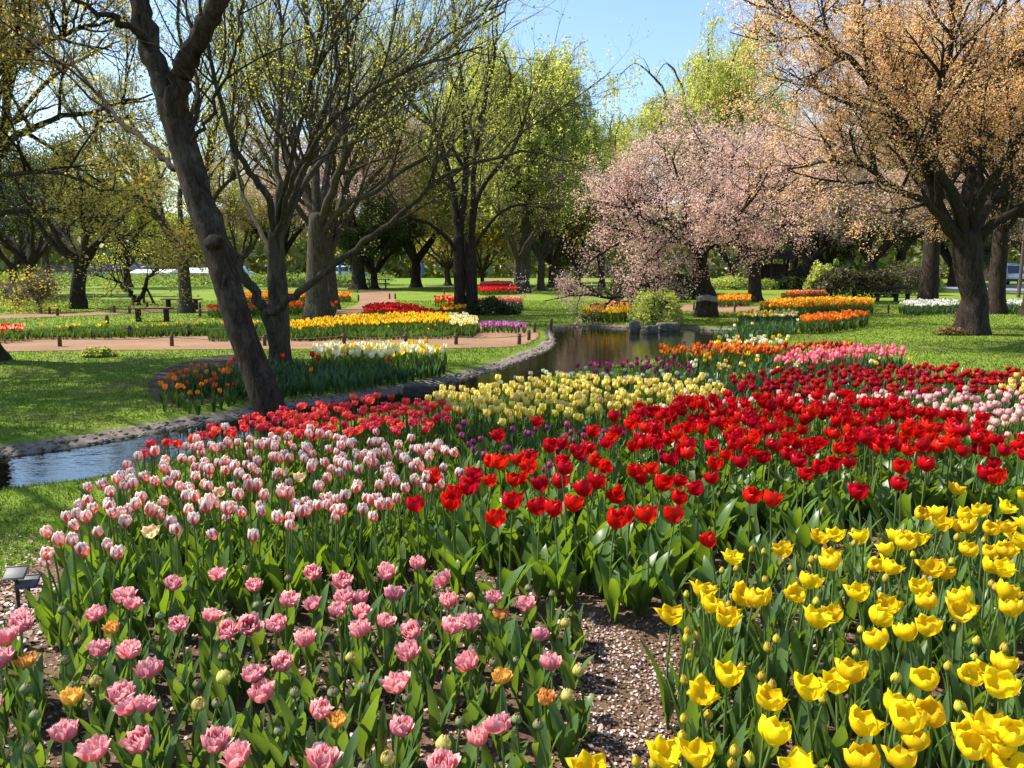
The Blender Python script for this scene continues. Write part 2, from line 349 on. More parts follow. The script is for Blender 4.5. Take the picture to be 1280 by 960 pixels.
# ------------------------------------------------------------------ trees
class Tree:
    def __init__(s, seed):
        s.rng = np.random.default_rng(seed); s.wood = {}; s.fine = {}; s.leaves = []; s.big = []
    def put(s, P, r, k, fine): (s.fine if fine else s.wood).setdefault((len(P), k), []).append((P, r))
    def limb(s, C, radii, k=9, m=5, wob=0.03, fine=False):
        P = catmull(C, m); x = np.linspace(0, len(radii) - 1, len(P)); r = np.interp(x, np.arange(len(radii)), radii)
        w = s.rng.normal(size=P.shape) * wob; w[0] = 0; P = P + w * np.minimum(1, r / max(r[0], 1e-6))[:, None] ** 0.3
        r = r * s.rng.uniform(0.94, 1.06, len(r)); s.put(P, r, k, fine); return P, r
    def bole(s, C, radii, k=22, m=7, rough=0.05, roots=0.22):
        """a trunk: fluted, knobbly, with root lobes at the ground and a closed rounded top"""
        g = s.rng; P = catmull(C, m); x = np.linspace(0, len(radii) - 1, len(P)); r = np.interp(x, np.arange(len(radii)), radii)
        a = np.arange(k) / k * 2 * math.pi; h = np.r_[0, np.cumsum(np.linalg.norm(np.diff(P, axis=0), axis=1))][:, None]; q = np.zeros((len(P), k))
        for i in range(7):
            f = int(g.integers(2, 9)); q += np.sin(a * f + g.uniform(0, 6) + h * g.uniform(-1.2, 1.2) / max(radii[-1], .1) * .25) * g.uniform(.4, 1) / (1 + f * .25)
        q *= rough; q += g.normal(size=q.shape) * rough * .18
        for i in range(3):
            c = g.uniform(.2, .9) * h[-1, 0]; b = g.uniform(0, 6.28); q += .10 * np.exp(-((h - c) / (radii[-1] * .8)) ** 2) * np.clip(np.cos(a - b), 0, 1) ** 4
        nr = int(g.integers(4, 7)); lob = np.clip(np.cos(a * nr / 2 + g.uniform(0, 6)) ** 2, 0, 1); q += roots * (lob - .4) * np.exp(-h / (radii[0] * .9))
        R2 = r[:, None] * (1 + q); t = norm(P[-1] - P[-2]); P = np.vstack([P, P[-1] + t * r[-1] * .3, P[-1] + t * r[-1] * .5]); R2 = np.vstack([R2, R2[-1] * .72, R2[-1] * .03])
        s.big.append((P, R2)); return P[:-2], r
    def sprout(s, P, r, S, lev=0):
        g = s.rng; sg = np.linalg.norm(np.diff(P, axis=0), axis=1); cum = np.r_[0, np.cumsum(sg)]; L = cum[-1]; st = S['start'][lev]
        n = int(g.poisson(S['n'][lev] * L * (1 - st)))
        if not n: return
        f = g.uniform(st, 1, n); top = lev + 1 == len(S['n']); nseg = (7, 6, 5, 4)[lev]
        for t in f:
            x = t * L; j = min(np.searchsorted(cum, x, 'right') - 1, len(sg) - 1); u = (x - cum[j]) / max(sg[j], 1e-6)
            p = P[j] + (P[j + 1] - P[j]) * u; tg = (P[j + 1] - P[j]) / max(sg[j], 1e-6); rr = r[j] + (r[j + 1] - r[j]) * u
            q = np.cross(tg, g.normal(size=3)); q /= np.linalg.norm(q) + 1e-9
            a = S['ang'][lev] * g.uniform(0.7, 1.3); d = math.cos(a) * tg + math.sin(a) * q
            d[2] += S.get('lift', 0.15)
            ln = S['L'][lev] * (1 - 0.5 * t) * g.uniform(0.6, 1.35); N = g.normal(size=(nseg, 3)) * S['jit'][lev]; N[:, 2] += S['trop'][lev]
            pts = np.empty((nseg + 1, 3)); pts[0] = p
            for i in range(nseg):
                d = d + N[i]; d /= math.sqrt(d @ d); pts[i + 1] = pts[i] + d * (ln / nseg)
            r0 = min(rr * 0.7, S['r'][lev]); ra = np.linspace(r0, r0 * 0.3, nseg + 1)
            s.put(pts, ra, (6, 4, 3, 3)[lev], lev > 0)
            if not top: s.sprout(pts, ra, S, lev + 1)
            if lev + 1 >= S.get('leaf_from', len(S['n'])): s.leaf_on(pts, S)
    def leaf_on(s, pts, S):
        k = int(s.rng.poisson(S['nl']))
        if k:
            c = s.rng.uniform(0.15, 1, S.get('clump', 3)); c[0] = 1; f = c[s.rng.integers(0, len(c), k)] + s.rng.normal(size=k) * S.get('cl', .05)
            f = np.clip(f, 0.02, 1) * (len(pts) - 1); i = np.minimum(f.astype(int), len(pts) - 2); u = (f - i)[:, None]
            s.leaves.append(pts[i] * (1 - u) + pts[i + 1] * u + s.rng.normal(size=(k, 3)) * S['spread'])
    def strands(s, P, S):
        g = s.rng
        for p in P:
            ln = g.uniform(*S['strand']); n = 7; o = g.normal(size=2) * 0.25; h = np.linspace(0, 1, n)
            pts = np.c_[p[0] + o[0] * h ** .5 * 1.6, p[1] + o[1] * h ** .5 * 1.6, p[2] + 0.25 * np.sin(h * 3.1) - ln * h ** 1.4]
            pts[:, :2] += g.normal(size=(n, 2)) * 0.03; pts[:, 2] = np.maximum(pts[:, 2], S.get('floor', 0.9))
            s.put(pts, np.linspace(S['sr'], S['sr'] * .4, n), 3, True); s.leaf_on(pts, S)
    def build(s, name, label, base, bark, leafm, S, twig=None, group=None, cat='tree'):
        root = thing(name, label, cat, base, 0, group); base = np.asarray(base, float)
        g = Geo()
        for (n, k), v in s.wood.items(): tubes(g, np.array([a for a, _ in v]) - base, np.array([b for _, b in v]), k)
        for P_, R_ in s.big: tubes(g, (P_ - base)[None], R_[None], R_.shape[1])
        g.build('trunk', bark, root)
        g = Geo()
        for (n, k), v in s.fine.items(): tubes(g, np.array([a for a, _ in v]) - base, np.array([b for _, b in v]), k)
        if s.leaves: leaf_quads(g, np.vstack(s.leaves) - base, S['ls'], s.rng, S.get('up', 0.6), S.get('asp', 0.6), 1)
        if g.n: g.build('crown', [twig or bark, leafm], root)
        return root
def copy_tree(root, loc, rz, scale, label, group=None, mats=None):
    o = root.copy(); col.objects.link(o); o.location = loc; o.rotation_euler = (0, 0, rz); o.scale = scale; o['label'] = label
    if group: o['group'] = group
    elif 'group' in o: del o['group']
    for ch in list(root.children):
        c = ch.copy(); col.objects.link(c); c.parent = o
        if mats and ch.name.startswith('crown'):
            c.data = ch.data.copy(); c.data.materials[1] = mats
    return o
def flare(base, r, h=0.5, top=None, extra=1.7):
    """control points and radii of a root flare from the ground up"""
    b = np.asarray(base, float)
    return [b + (0, 0, -0.15), b + (0, 0, 0.05), b + (0, 0, h * 0.5), b + (0, 0, h)], [r * extra * 1.05, r * extra, r * 1.13, r]

B_DARK = bark_mat('dark_bark', (0.010, 0.0075, 0.006), (0.052, 0.038, 0.028), 8, 0.1)
B_GREY = bark_mat('grey_brown_bark', (0.011, 0.008, 0.006), (0.068, 0.046, 0.032), 8, 0.3)
B_OLIVE = bark_mat('olive_grey_bark', (0.022, 0.018, 0.012), (0.10, 0.08, 0.052), 9, 0.25)
B_PALE = bark_mat('pale_bark', (0.10, 0.075, 0.055), (0.3, 0.24, 0.18), 6, 0.2)
B_TWIG = bark_mat('twig_bark', (0.045, 0.034, 0.024), (0.16, 0.125, 0.088), 9, 0.2)
L_GOLD = leaf_mat('golden_leaves', [(0.0, (0.42, 0.36, 0.10)), (0.4, (0.58, 0.46, 0.14)), (0.7, (0.60, 0.38, 0.13)), (1.0, (0.50, 0.50, 0.14))], 0.6)
L_ORANGE = leaf_mat('bronze_leaves', [(0.0, (0.56, 0.25, 0.16)), (0.3, (0.70, 0.40, 0.24)), (0.45, (0.66, 0.52, 0.22)), (0.6, (0.78, 0.48, 0.36)), (1.0, (0.86, 0.64, 0.58))], 0.52)
L_BUD = leaf_mat('young_green_leaves', [(0.0, (0.30, 0.34, 0.07)), (0.5, (0.44, 0.47, 0.11)), (1.0, (0.52, 0.50, 0.15))], 0.58)
L_PINK = leaf_mat('pink_blossom', [(0.0, (0.54, 0.34, 0.24)), (0.3, (0.76, 0.50, 0.42)), (0.7, (0.86, 0.62, 0.54)), (1.0, (0.88, 0.72, 0.66))], 0.5, warm=(1.05, 0.95, 0.9))
L_MAUVE = leaf_mat('faded_blossom', [(0.0, (0.40, 0.28, 0.22)), (0.4, (0.60, 0.43, 0.38)), (0.75, (0.70, 0.51, 0.45)), (1.0, (0.52, 0.46, 0.18))], 0.35, warm=(1.05, 0.95, 0.9))
L_WILLOW = leaf_mat('willow_leaves', [(0.0, (0.38, 0.42, 0.12)), (0.5, (0.52, 0.56, 0.18)), (1.0, (0.62, 0.63, 0.25))], 0.58)
L_GREEN = leaf_mat('fresh_green_leaves', [(0.0, (0.26, 0.31, 0.09)), (0.5, (0.38, 0.43, 0.13)), (1.0, (0.50, 0.52, 0.18))], 0.5)
L_OCHRE = leaf_mat('ochre_leaves', [(0.0, (0.26, 0.22, 0.03)), (0.5, (0.40, 0.32, 0.05)), (1.0, (0.50, 0.42, 0.08))], 0.45)
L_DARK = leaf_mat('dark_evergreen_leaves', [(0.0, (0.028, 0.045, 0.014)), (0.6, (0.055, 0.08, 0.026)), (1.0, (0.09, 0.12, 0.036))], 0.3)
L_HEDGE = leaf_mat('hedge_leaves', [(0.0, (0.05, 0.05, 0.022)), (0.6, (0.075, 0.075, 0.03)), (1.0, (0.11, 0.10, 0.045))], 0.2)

def limbs_px(T, Y0, lst, S, k=8, wob=0.02, m=4):
    """limbs given as [(px, py, depth offset), ...] with start and end radius"""
    for pts, r0, r1 in lst:
        C = [atY(a, b, Y0 + d) for a, b, d in pts]
        P, r = T.limb(C, list(np.linspace(r0, r1, 5)), k, m, wob)
        if S: T.sprout(P, r, S)

# --- the leaning tree on the near bank
S_BUD = dict(n=(3.0, 4.5, 8.0), L=(2.0, 1.1, 0.5), ang=(0.75, 0.7, 0.7), trop=(0.05, 0.05, 0.03), jit=(0.12, 0.14, 0.16), r=(0.028, 0.010, 0.0045), start=(0.25, 0.15, 0.1), nl=2.5, spread=0.04, ls=0.028, leaf_from=2)
T = Tree(11); bA = at(352, 557); YA = bA[1]
S_LEAN = dict(S_BUD, n=(2.0, 3.2, 6.0), nl=3.0, ls=0.018)
C = [bA + (0.0, 0, -0.2), bA + (0, 0, 0.02)] + [atY(a, b, YA + d) for a, b, d in ((337, 512, 0), (319, 462, .05), (300, 410, .1), (284, 355, .15), (270, 308, .2), (255, 268, .25), (243, 232, .3), (229, 188, .35), (216, 140, .4))]
T.bole(C, [.25, .20, .152, .138, .130, .127, .128, .121, .116, .108, .104], 28, 8, .05, .2)
P, r = T.limb([atY(a, b, YA + d) for a, b, d in ((222, 165, .38), (206, 108, .45), (188, 60, .5), (178, 0, .55), (172, -90, .7), (150, -220, .9), (120, -380, 1.2))], [.105, .1, .095, .085, .075, .055, .025], 12, 5, 0.015); T.sprout(P, r, dict(S_LEAN, start=(.5, .15, .1)))
P, r = T.limb([atY(a, b, YA + d) for a, b, d in ((219, 150, .38), (224, 100, .3), (236, 70, .2), (252, 40, .1), (268, 10, 0), (290, -60, -.1), (330, -190, -.3), (350, -330, -.4))], [.095, .085, .085, .085, .08, .065, .045, .02], 12, 5, 0.015); T.sprout(P, r, dict(S_LEAN, start=(.5, .15, .1)))
limbs_px(T, YA + .35, [([(238, 226, 0), (214, 205, .1), (190, 185, .3), (150, 150, .8), (105, 96, 1.2), (60, 30, 1.6), (20, -30, 2)], .032, .008),
                       ([(186, 55, .1), (160, 30, -.2), (120, 14, -.5), (60, -20, -.8)], .04, .012),
                       ([(228, 190, 0), (246, 168, -.1), (262, 150, -.2), (285, 95, -.4), (300, 40, -.5), (305, -40, -.6)], .022, .007),
                       ([(226, 178, 0), (240, 150, .1), (246, 110, .3), (238, 40, .5), (232, -30, .6)], .03, .008)], S_LEAN, 7)
P, r = T.limb([atY(262, 306, YA + .2), atY(269, 303, YA + .09), atY(273, 302, YA - .01), atY(274, 302, YA - .035), atY(274, 302, YA - .037)], [.085, .075, .05, .03, .002], 10, 3, 0)   # the burl
T.build('leaning_tree', 'leaning bare-trunked tree beside the stream, rising from the red and striped tulips', bA, B_GREY, L_GOLD, S_LEAN, B_TWIG)

# --- the many-stemmed tree across the stream
bB = at(351, 466); YB = bB[1]; T = Tree(21)
c, rr = flare(bB, .155, .45, extra=1.4); T.bole(c + [atY(349, 400, YB), atY(346, 345, YB), atY(345, 288, YB)], rr + [.15, .14, .115])
S_B = dict(S_BUD, n=(3.4, 5.2, 8.5), L=(2.3, 1.2, .5), ang=(.6, .6, .65), nl=4.0, ls=0.017, r=(.018, .006, .003), leaf_from=3, trop=(.08, .06, .04))
limbs_px(T, YB, [([(346, 298, 0), (333, 245, -.3), (311, 215, -.5), (285, 155, -.8), (266, 86, -1), (252, 20, -1.2), (240, -80, -1.3)], .062, .014),
                 ([(345, 295, 0), (347, 230, .3), (347, 169, .5), (352, 85, .8), (350, 10, 1), (345, -90, 1.1)], .06, .014),
                 ([(346, 300, 0), (372, 235, -.3), (400, 155, -.6), (428, 85, -.9), (450, 10, -1.2), (470, -80, -1.3)], .058, .012),
                 ([(346, 305, 0), (380, 232, .5), (420, 175, 1), (480, 112, 1.5), (545, 55, 2), (610, 15, 2.3), (660, -10, 2.5)], .058, .009),
                 ([(345, 325, 0), (322, 285, .6), (300, 230, 1.2), (288, 160, 1.7), (300, 60, 2), (310, -50, 2.2)], .045, .01),
                 ([(345, 300, 0), (360, 250, -.8), (385, 190, -1.4), (440, 130, -1.8), (520, 85, -2.2), (600, 60, -2.4)], .045, .009),
                 ([(346, 290, 0), (352, 240, -.8), (385, 120, -1.5), (400, 20, -1.8), (410, -90, -2)], .045, .01)], S_B, 8)
P, r = T.limb([atY(a, b, YB + d) for a, b, d in ((347, 440, -.05), (341, 412, -.2), (333, 390, -.3))], [.115, .105, .10], 11, 4, 0)
S_BL = dict(S_B, start=(.45, .15, .1))
limbs_px(T, YB - .3, [([(334, 394, 0), (318, 366, -.1), (302, 338, -.2), (282, 297, -.3), (262, 240, -.3), (238, 160, -.2), (226, 60, 0), (220, -60, .1)], .085, .016),
                      ([(332, 394, 0), (350, 383, -.2), (375, 365, -.4), (409, 337, -.6), (455, 302, -.8), (497, 270, -1), (545, 228, -1.2), (590, 203, -1.4), (650, 190, -1.5), (710, 200, -1.6)], .07, .009)], S_BL, 9)
T.build('many_stemmed_tree', 'fan-shaped budding tree with a low forked side limb, on the grass across the stream', bB, B_OLIVE, L_BUD, S_B, B_TWIG)

# --- thick flared trunk on the yellow bed
bC = at(397, 399); YC = bC[1]; T = Tree(31)
c, rr = flare(bC, .33, 1.0, extra=1.55); T.bole(c + [atY(396, 330, YC), atY(398, 270, YC)], rr + [.31, .28])
S_C = dict(n=(2.0, 3.2, 5.2), L=(3.8, 2.0, .9), ang=(.6, .6, .65), trop=(.06, .05, .04), jit=(.1, .13, .16), r=(.045, .017, .008), start=(.2, .15, .1), nl=5.0, spread=.08, ls=.028)
limbs_px(T, YC, [([(397, 285, 0), (394, 220, .3), (392, 150, .6), (384, 60, .9), (380, -40, 1)], .16, .04),
                 ([(398, 290, 0), (415, 240, -.5), (440, 180, -1.2), (490, 120, -2), (560, 60, -3), (630, 15, -3.5)], .15, .025),
                 ([(398, 300, 0), (430, 258, -.5), (470, 238, -1), (520, 203, -1.5), (580, 195, -2), (640, 210, -2.3)], .11, .02),
                 ([(396, 280, 0), (370, 220, 1), (335, 140, 2), (300, 60, 3), (280, -40, 3.4)], .13, .03),
                 ([(398, 275, 0), (412, 200, 2), (425, 110, 3), (440, 20, 4)], .13, .03)], S_C, 9)
T.build('flared_trunk_tree', 'thick flared trunk standing in the far yellow tulip bed behind the forked tree', bC, B_OLIVE, L_BUD, S_C, B_TWIG)

# --- generic trees: proto at the origin
def generic(seed, h, th, r, spread, nl, S, bark, el=(40, 75), lean=0.0, fl=1.5, limbk=7):
    T = Tree(seed); g = T.rng; c, rr = flare((0, 0, 0), r, th * .3, extra=fl)
    top = np.array((lean, 0, th)); T.bole(c + [np.array((lean * .5, 0.05, th * .7)), top], rr + [r * .92, r * .8], 14, 5)
    for i in range(nl):
        az = i / nl * 2 * math.pi + g.uniform(-.4, .4); e = R(g.uniform(*el)); ln = (h - th) / max(math.sin(e), .45) * g.uniform(.8, 1.05)
        hr = min(ln * math.cos(e), spread); d = np.array((math.cos(az), math.sin(az), 0))
        C = [top - (0, 0, g.uniform(0, .25) * th)]
        for t in (.25, .5, .75, 1.0): C.append(top + d * hr * (t ** .85) + np.array((0, 0, ln * math.sin(e) * t ** (1.15 if e > .9 else .85))) + g.normal(size=3) * .06 * ln * t)
        P, ra = T.limb(C, [r * .55, r * .4, r * .28, r * .16, r * .07], limbk, 3, .03); T.sprout(P, ra, S)
    return T
YD = at(578, 393)[1]; bD = at(577, 393); T = Tree(41)
S_D = dict(S_C, n=(1.8, 2.6, 4.4), L=(3.0, 1.7, .8), nl=6, ls=.036)
for bx, tx, rad in ((575, 573, .2), (590, 588, .2)):
    b = at(bx, 393); c, rr = flare(b, rad, .7, extra=1.35); T.bole(c + [atY((bx + tx) / 2, 345, YD), atY(tx, 296, YD)], rr + [rad * .98, rad * .9])
limbs_px(T, YD, [([(573, 302, 0), (566, 240, .4), (545, 165, .8), (505, 115, 1.2), (470, 40, 1.5)], .14, .03),
                 ([(574, 300, 0), (582, 220, .6), (580, 140, 1), (570, 50, 1.4), (560, -40, 1.6)], .14, .03),
                 ([(588, 300, 0), (600, 240, -.4), (640, 188, -.9), (655, 150, -1.2), (668, 110, -1.5)], .11, .016),
                 ([(588, 305, 0), (592, 220, -1), (606, 130, -1.8), (618, 70, -2.3), (622, 20, -2.6)], .11, .018),
                 ([(574, 320, 0), (545, 285, -.6), (505, 270, -1), (460, 255, -1.5)], .08, .015),
                 ([(588, 315, 0), (620, 270, .6), (660, 255, 1.2), (705, 258, 1.8)], .07, .015)], S_D, 9)
T.build('twin_trunk_tree', 'two dark trunks rising together behind the end of the far yellow bed', bD, B_DARK, L_GREEN, S_D, B_TWIG)

# --- the big bronze-leaved cherry
bI = at(1214, 418); YI = bI[1]; T = Tree(51)
S_I = dict(n=(3.0, 4.8, 7.5), L=(2.6, 1.35, .6), ang=(.75, .75, .8), trop=(.03, .02, .0), jit=(.13, .16, .18), r=(.04, .014, .006), start=(.2, .15, .1), nl=15.0, spread=.06, ls=.0225, leaf_from=2, up=1.0)
c, rr = flare(bI, .28, .9, extra=1.4); T.bole(c + [atY(1212, 345, YI), atY(1208, 292, YI)], rr + [.29, .34], 28, 7, .06, .28)
limbs_px(T, YI, [([(1204, 300, 0), (1182, 277, -.2), (1160, 217, -.5), (1137, 169, -.8), (1100, 120, -1.1), (1062, 75, -1.5), (1010, 34, -2), (950, -5, -2.4)], .17, .02),
                 ([(1207, 300, 0), (1206, 255, .2), (1218, 208, .5), (1242, 142, .9), (1248, 80, 1.2), (1255, 10, 1.5), (1262, -80, 1.6)], .16, .03),
                 ([(1205, 295, 0), (1195, 250, -.5), (1168, 195, -1), (1173, 112, -1.6), (1190, 50, -2), (1184, -40, -2.2)], .14, .03),
                 ([(1200, 310, 0), (1170, 262, -.7), (1118, 234, -1.5), (1081, 208, -2), (1040, 203, -2.6), (985, 212, -3.1)], .10, .014),
                 ([(1218, 305, 0), (1242, 280, -.3), (1282, 256, -.6), (1340, 225, -1), (1400, 205, -1.3)], .14, .02),
                 ([(1214, 295, 0), (1228, 245, -.6), (1252, 208, -1.1), (1290, 150, -1.6), (1330, 90, -2), (1360, 10, -2.4)], .13, .02),
                 ([(1212, 290, 0), (1222, 200, 1.2), (1218, 110, 2), (1200, 30, 2.6), (1190, -60, 3)], .13, .025),
                 ([(1206, 290, 0), (1180, 230, 1.3), (1120, 170, 2.4), (1080, 130, 3.2), (1030, 90, 3.8)], .12, .016),
                 ([(1170, 240, -.4), (1130, 150, .2), (1110, 60, .8), (1090, -40, 1.2)], .08, .018),
                 ([(1120, 145, -.9), (1060, 130, -1.5), (1010, 105, -2), (970, 85, -2.4)], .05, .01),
                 ([(1210, 300, 0), (1250, 240, 1.5), (1310, 180, 2.6), (1380, 130, 3.4)], .12, .02)], S_I, 9)
T.build('bronze_leaf_tree', 'big spreading tree with orange bronze young leaves and a thick dark trunk on the lawn', bI, B_DARK, L_ORANGE, S_I, B_GREY)

# --- the pond-side cherry with a pale band on its trunk
bG = at(883, 396); YG = bG[1]; T = Tree(61)
S_G = dict(lift=.02, n=(3.0, 4.6, 6.5), L=(2.0, 1.2, .6), ang=(.8, .75, .8), trop=(-.01, 0, -.01), jit=(.13, .16, .18), r=(.05, .017, .008), start=(.2, .15, .1), nl=16.0, spread=.10, ls=.032, leaf_from=2, up=.8)
c, rr = flare(bG, .3, .7, extra=1.3); T.bole(c + [atY(879, 358, YG), atY(874, 330, YG), atY(870, 304, YG)], rr + [.28, .25, .2])
limbs_px(T, YG, [([(873, 312, 0), (895, 304, -.5), (914, 303, -1), (938, 280, -1.5), (965, 245, -2), (1000, 220, -2.6)], .13, .02),
                 ([(871, 306, 0), (845, 300, -.5), (814, 301, -1), (785, 292, -1.4), (755, 280, -1.8)], .11, .015),
                 ([(870, 306, 0), (860, 270, -.4), (850, 230, -.8), (840, 195, -1.1)], .11, .02),
                 ([(872, 310, 0), (885, 260, .4), (905, 215, .9), (925, 180, 1.3)], .11, .02),
                 ([(872, 308, 0), (830, 262, 1), (800, 238, 1.7), (775, 218, 2.2)], .1, .018),
                 ([(872, 312, 0), (920, 268, 1.6), (960, 225, 2.6), (1000, 195, 3.3)], .1, .018),
                 ([(873, 320, 0), (850, 298, -1.6), (800, 270, -2.8), (770, 245, -3.6)], .09, .015),
                 ([(874, 325, 0), (900, 290, -1.8), (940, 250, -3), (960, 215, -3.6)], .09, .015)], S_G, 8)
limbs_px(T, YG, [([(878, 352, 0), (850, 346, -.6), (825, 346, -1.1), (806, 362, -1.7), (770, 372, -2.2), (725, 368, -2.6), (680, 376, -2.9)], .11, .012),
                 ([(790, 296, -1.3), (755, 315, -1.7), (720, 340, -2.1), (680, 362, -2.5)], .05, .008)], dict(S_G, L=(1.4, .85, .45), nl=8, trop=(-.03, -.02, 0)), 8)
root = T.build('pond_cherry_tree', 'pink blossoming cherry tree leaning over the pond with long low boughs', bG, B_DARK, L_PINK, S_G, B_GREY)

# --- tall drooping willows
def willow(seed, h, r, spread, nl, S):
    T = Tree(seed); g = T.rng; th = h * .28; c, rr = flare((0, 0, 0), r, .8, extra=1.3)
    T.bole(c + [np.array((.1, 0, th * .6)), np.array((.15, .1, th))], rr + [r * .95, r * .85], 14, 5)
    for i in range(nl):
        az = i / nl * 2 * math.pi + g.uniform(-.4, .4); top = th + (h - th) * g.uniform(.6, 1.0); d = np.array((math.cos(az), math.sin(az), 0)); R_ = spread * g.uniform(.45, 1)
        C = [np.array((.15, .1, th - .3)), np.array((.15, .1, 0)) + d * R_ * .22 + (0, 0, th + (top - th) * .45), d * R_ * .5 + (0, 0, th + (top - th) * .85), d * R_ * .8 + (0, 0, top), d * R_ + (0, 0, top - .06 * h)]
        P, ra = T.limb(C, [r * .55, r * .4, r * .25, r * .12, .02], 7, 4, .06)
        T.sprout(P, ra, S)
    src = [p for (n, k), v in T.fine.items() for p, _ in v]
    allp = np.vstack([p[1:] for p in src]); pick = allp[g.integers(0, len(allp), S['ns'])]
    T.strands(pick + g.normal(size=pick.shape) * (.5, .5, .3), S); return T
S_W = dict(n=(1.1, 1.6), L=(3.0, 1.6), ang=(.7, .7), trop=(.02, -.06), jit=(.12, .15), r=(.05, .02), start=(.3, .2), nl=0, spread=.10, ls=.11, leaf_from=9, strand=(1.0, 3.8), sr=.008, ns=900, up=0.0, asp=.35)
S_WS = dict(S_W, nl=22)
def willow_tree(seed, h, r, spread, nl, name, label, loc, ns, mat=L_WILLOW, group=None):
    S = dict(S_W, ns=ns); T = Tree(seed)
    T = willow(seed, h, r, spread, nl, dict(S, nl=0) | {'nl': 24, 'leaf_from': 9})
    o = T.build(name, label, (0, 0, 0), B_OLIVE, mat, S, twig=B_TWIG, group=group); o.location = loc; return o
wl = willow_tree(71, 14.8, .34, 4.6, 12, 'willow_tree', 'tall drooping pale green willow behind the twin dark trunks', (*at(655, 366)[:2], 0), 3600)
wr = willow_tree(72, 19.5, .36, 7.4, 17, 'willow_tree', 'tall yellow green willow rising against blue sky behind the pink cherry', (*atY(876, 360, 64)[:2], 0), 4600)
copy_tree(wr, (*atY(752, 360, 66)[:2], 0), 2.0, (.78, .78, .74), 'slimmer yellow green willow with open crown beside the gap of sky')
copy_tree(wl, (*atY(945, 360, 70)[:2], 0), 1.1, (1.1, 1.1, 1.02), 'yellow green willow half hidden behind the big bronze tree', mats=L_WILLOW)
copy_tree(wl, (*atY(585, 360, 58)[:2], 0), 3.0, (1.05, 1.05, .92), 'green willow close behind the twin trunks, hanging lowest', mats=L_GREEN)

# --- prototypes for the farther trees
S_F = dict(n=(2.4, 3.6, 5.2), L=(2.6, 1.4, .8), ang=(.7, .75, .8), trop=(.03, .03, .02), jit=(.13, .16, .18), r=(.04, .015, .008), start=(.25, .15, .1), nl=11.0, spread=.2, ls=.055, leaf_from=2)
p_pink = generic(81, 8.0, 1.9, .3, 5.0, 9, S_F, B_DARK, (30, 70)).build('cherry_tree', 'pale pink cherry in the distance behind the flared trunk', (0, 0, 0), B_DARK, L_MAUVE, S_F, B_TWIG)
p_green = generic(82, 8.5, 2.2, .22, 3.6, 8, dict(S_F, nl=8.0), B_OLIVE, (45, 80)).build('broadleaf_tree', 'young pale green tree on the far lawn', (0, 0, 0), B_OLIVE, L_BUD, S_F, B_TWIG)
p_ochre = generic(83, 6.0, 1.3, .16, 3.0, 8, dict(S_F, nl=11.0), B_OLIVE, (35, 80)).build('small_maple_tree', 'small ochre-leaved tree behind the red bed', (0, 0, 0), B_OLIVE, L_OCHRE, S_F, B_TWIG)
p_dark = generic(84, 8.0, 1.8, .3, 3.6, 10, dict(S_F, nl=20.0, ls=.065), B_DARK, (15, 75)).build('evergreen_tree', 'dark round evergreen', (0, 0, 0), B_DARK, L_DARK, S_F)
S_Y = dict(n=(2.8, 4.4, 7.0), L=(2.4, 1.2, .6), ang=(.65, .65, .7), trop=(.05, .05, .03), jit=(.12, .15, .17), r=(.035, .012, .006), start=(.25, .15, .1), nl=4.5, spread=.09, ls=.03, leaf_from=3)
p_bare = generic(85, 9.0, 2.4, .2, 3.8, 7, S_Y, B_OLIVE, (40, 75)).build('budding_tree', 'slender budding tree', (0, 0, 0), B_OLIVE, L_BUD, S_Y, B_TWIG)
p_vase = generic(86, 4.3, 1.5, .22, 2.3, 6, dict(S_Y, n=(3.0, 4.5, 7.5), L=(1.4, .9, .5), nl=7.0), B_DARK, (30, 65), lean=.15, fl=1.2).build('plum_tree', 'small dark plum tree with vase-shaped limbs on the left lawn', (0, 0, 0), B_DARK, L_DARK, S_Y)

def put(p, px, py, rz, s, label, mats=None, Y=None, group=None, first=[]):
    loc = at(px, py) if Y is None else np.array((*atY(px, py, Y)[:2], 0)); s = (s, s, s) if not isinstance(s, tuple) else s
    if p.name not in first:
        first.append(p.name); p.location = loc; p.rotation_euler = (0, 0, rz); p.scale = s; p['label'] = label
        if mats:
            for c in p.children:
                if c.name.startswith('crown'): c.data.materials[1] = mats
        return p
    return copy_tree(p, loc, rz, s, label, group, mats)
# left side
put(p_bare, 233, 391, .6, (1.05, 1.05, 1.0), 'straight budding tree with a Y fork, standing by the two low benches')
put(p_vase, 98, 386, .2, (1.25, 1.25, 1.2), 'dark vase-shaped plum tree on the lawn, darkest of the small trees')
put(p_vase, 42, 380, 2.1, (1.3, 1.3, 1.2), 'dark small tree half behind the twiggy bushes', Y=38)
put(p_green, 20, 372, 1.0, (.95, .95, .8), 'pale green leafy tree behind the bushes at the lawn edge', Y=46)
put(p_dark, -60, 372, 2.0, (1.1, 1.1, .9), 'dark evergreen mass where the left lawn meets the frame', Y=44)
put(p_pink, 448, 352, 0.3, (1.6, 1.6, 1.55), 'pale pink cherry in the distance seen through the fan-shaped tree', Y=58)
put(p_pink, 350, 352, 2.3, (1.5, 1.5, 1.35), 'pale pink cherry farther back, seen right of the leaning trunk', Y=72)
put(p_pink, 520, 350, 4.0, (1.3, 1.3, 1.2), 'pink cherry behind the dark drooping tree', Y=64)
put(p_dark, 468, 361, .5, (.95, .95, .68), 'low dark drooping evergreen with a picnic table at its foot')
put(p_green, 160, 356, 2.2, (1.25, 1.25, 1.1), 'pale green tree behind the twisted plum', Y=64)
put(p_green, 300, 354, 4.2, (1.3, 1.3, 1.05), 'pale green tree just seen behind the leaning trunk', Y=70)
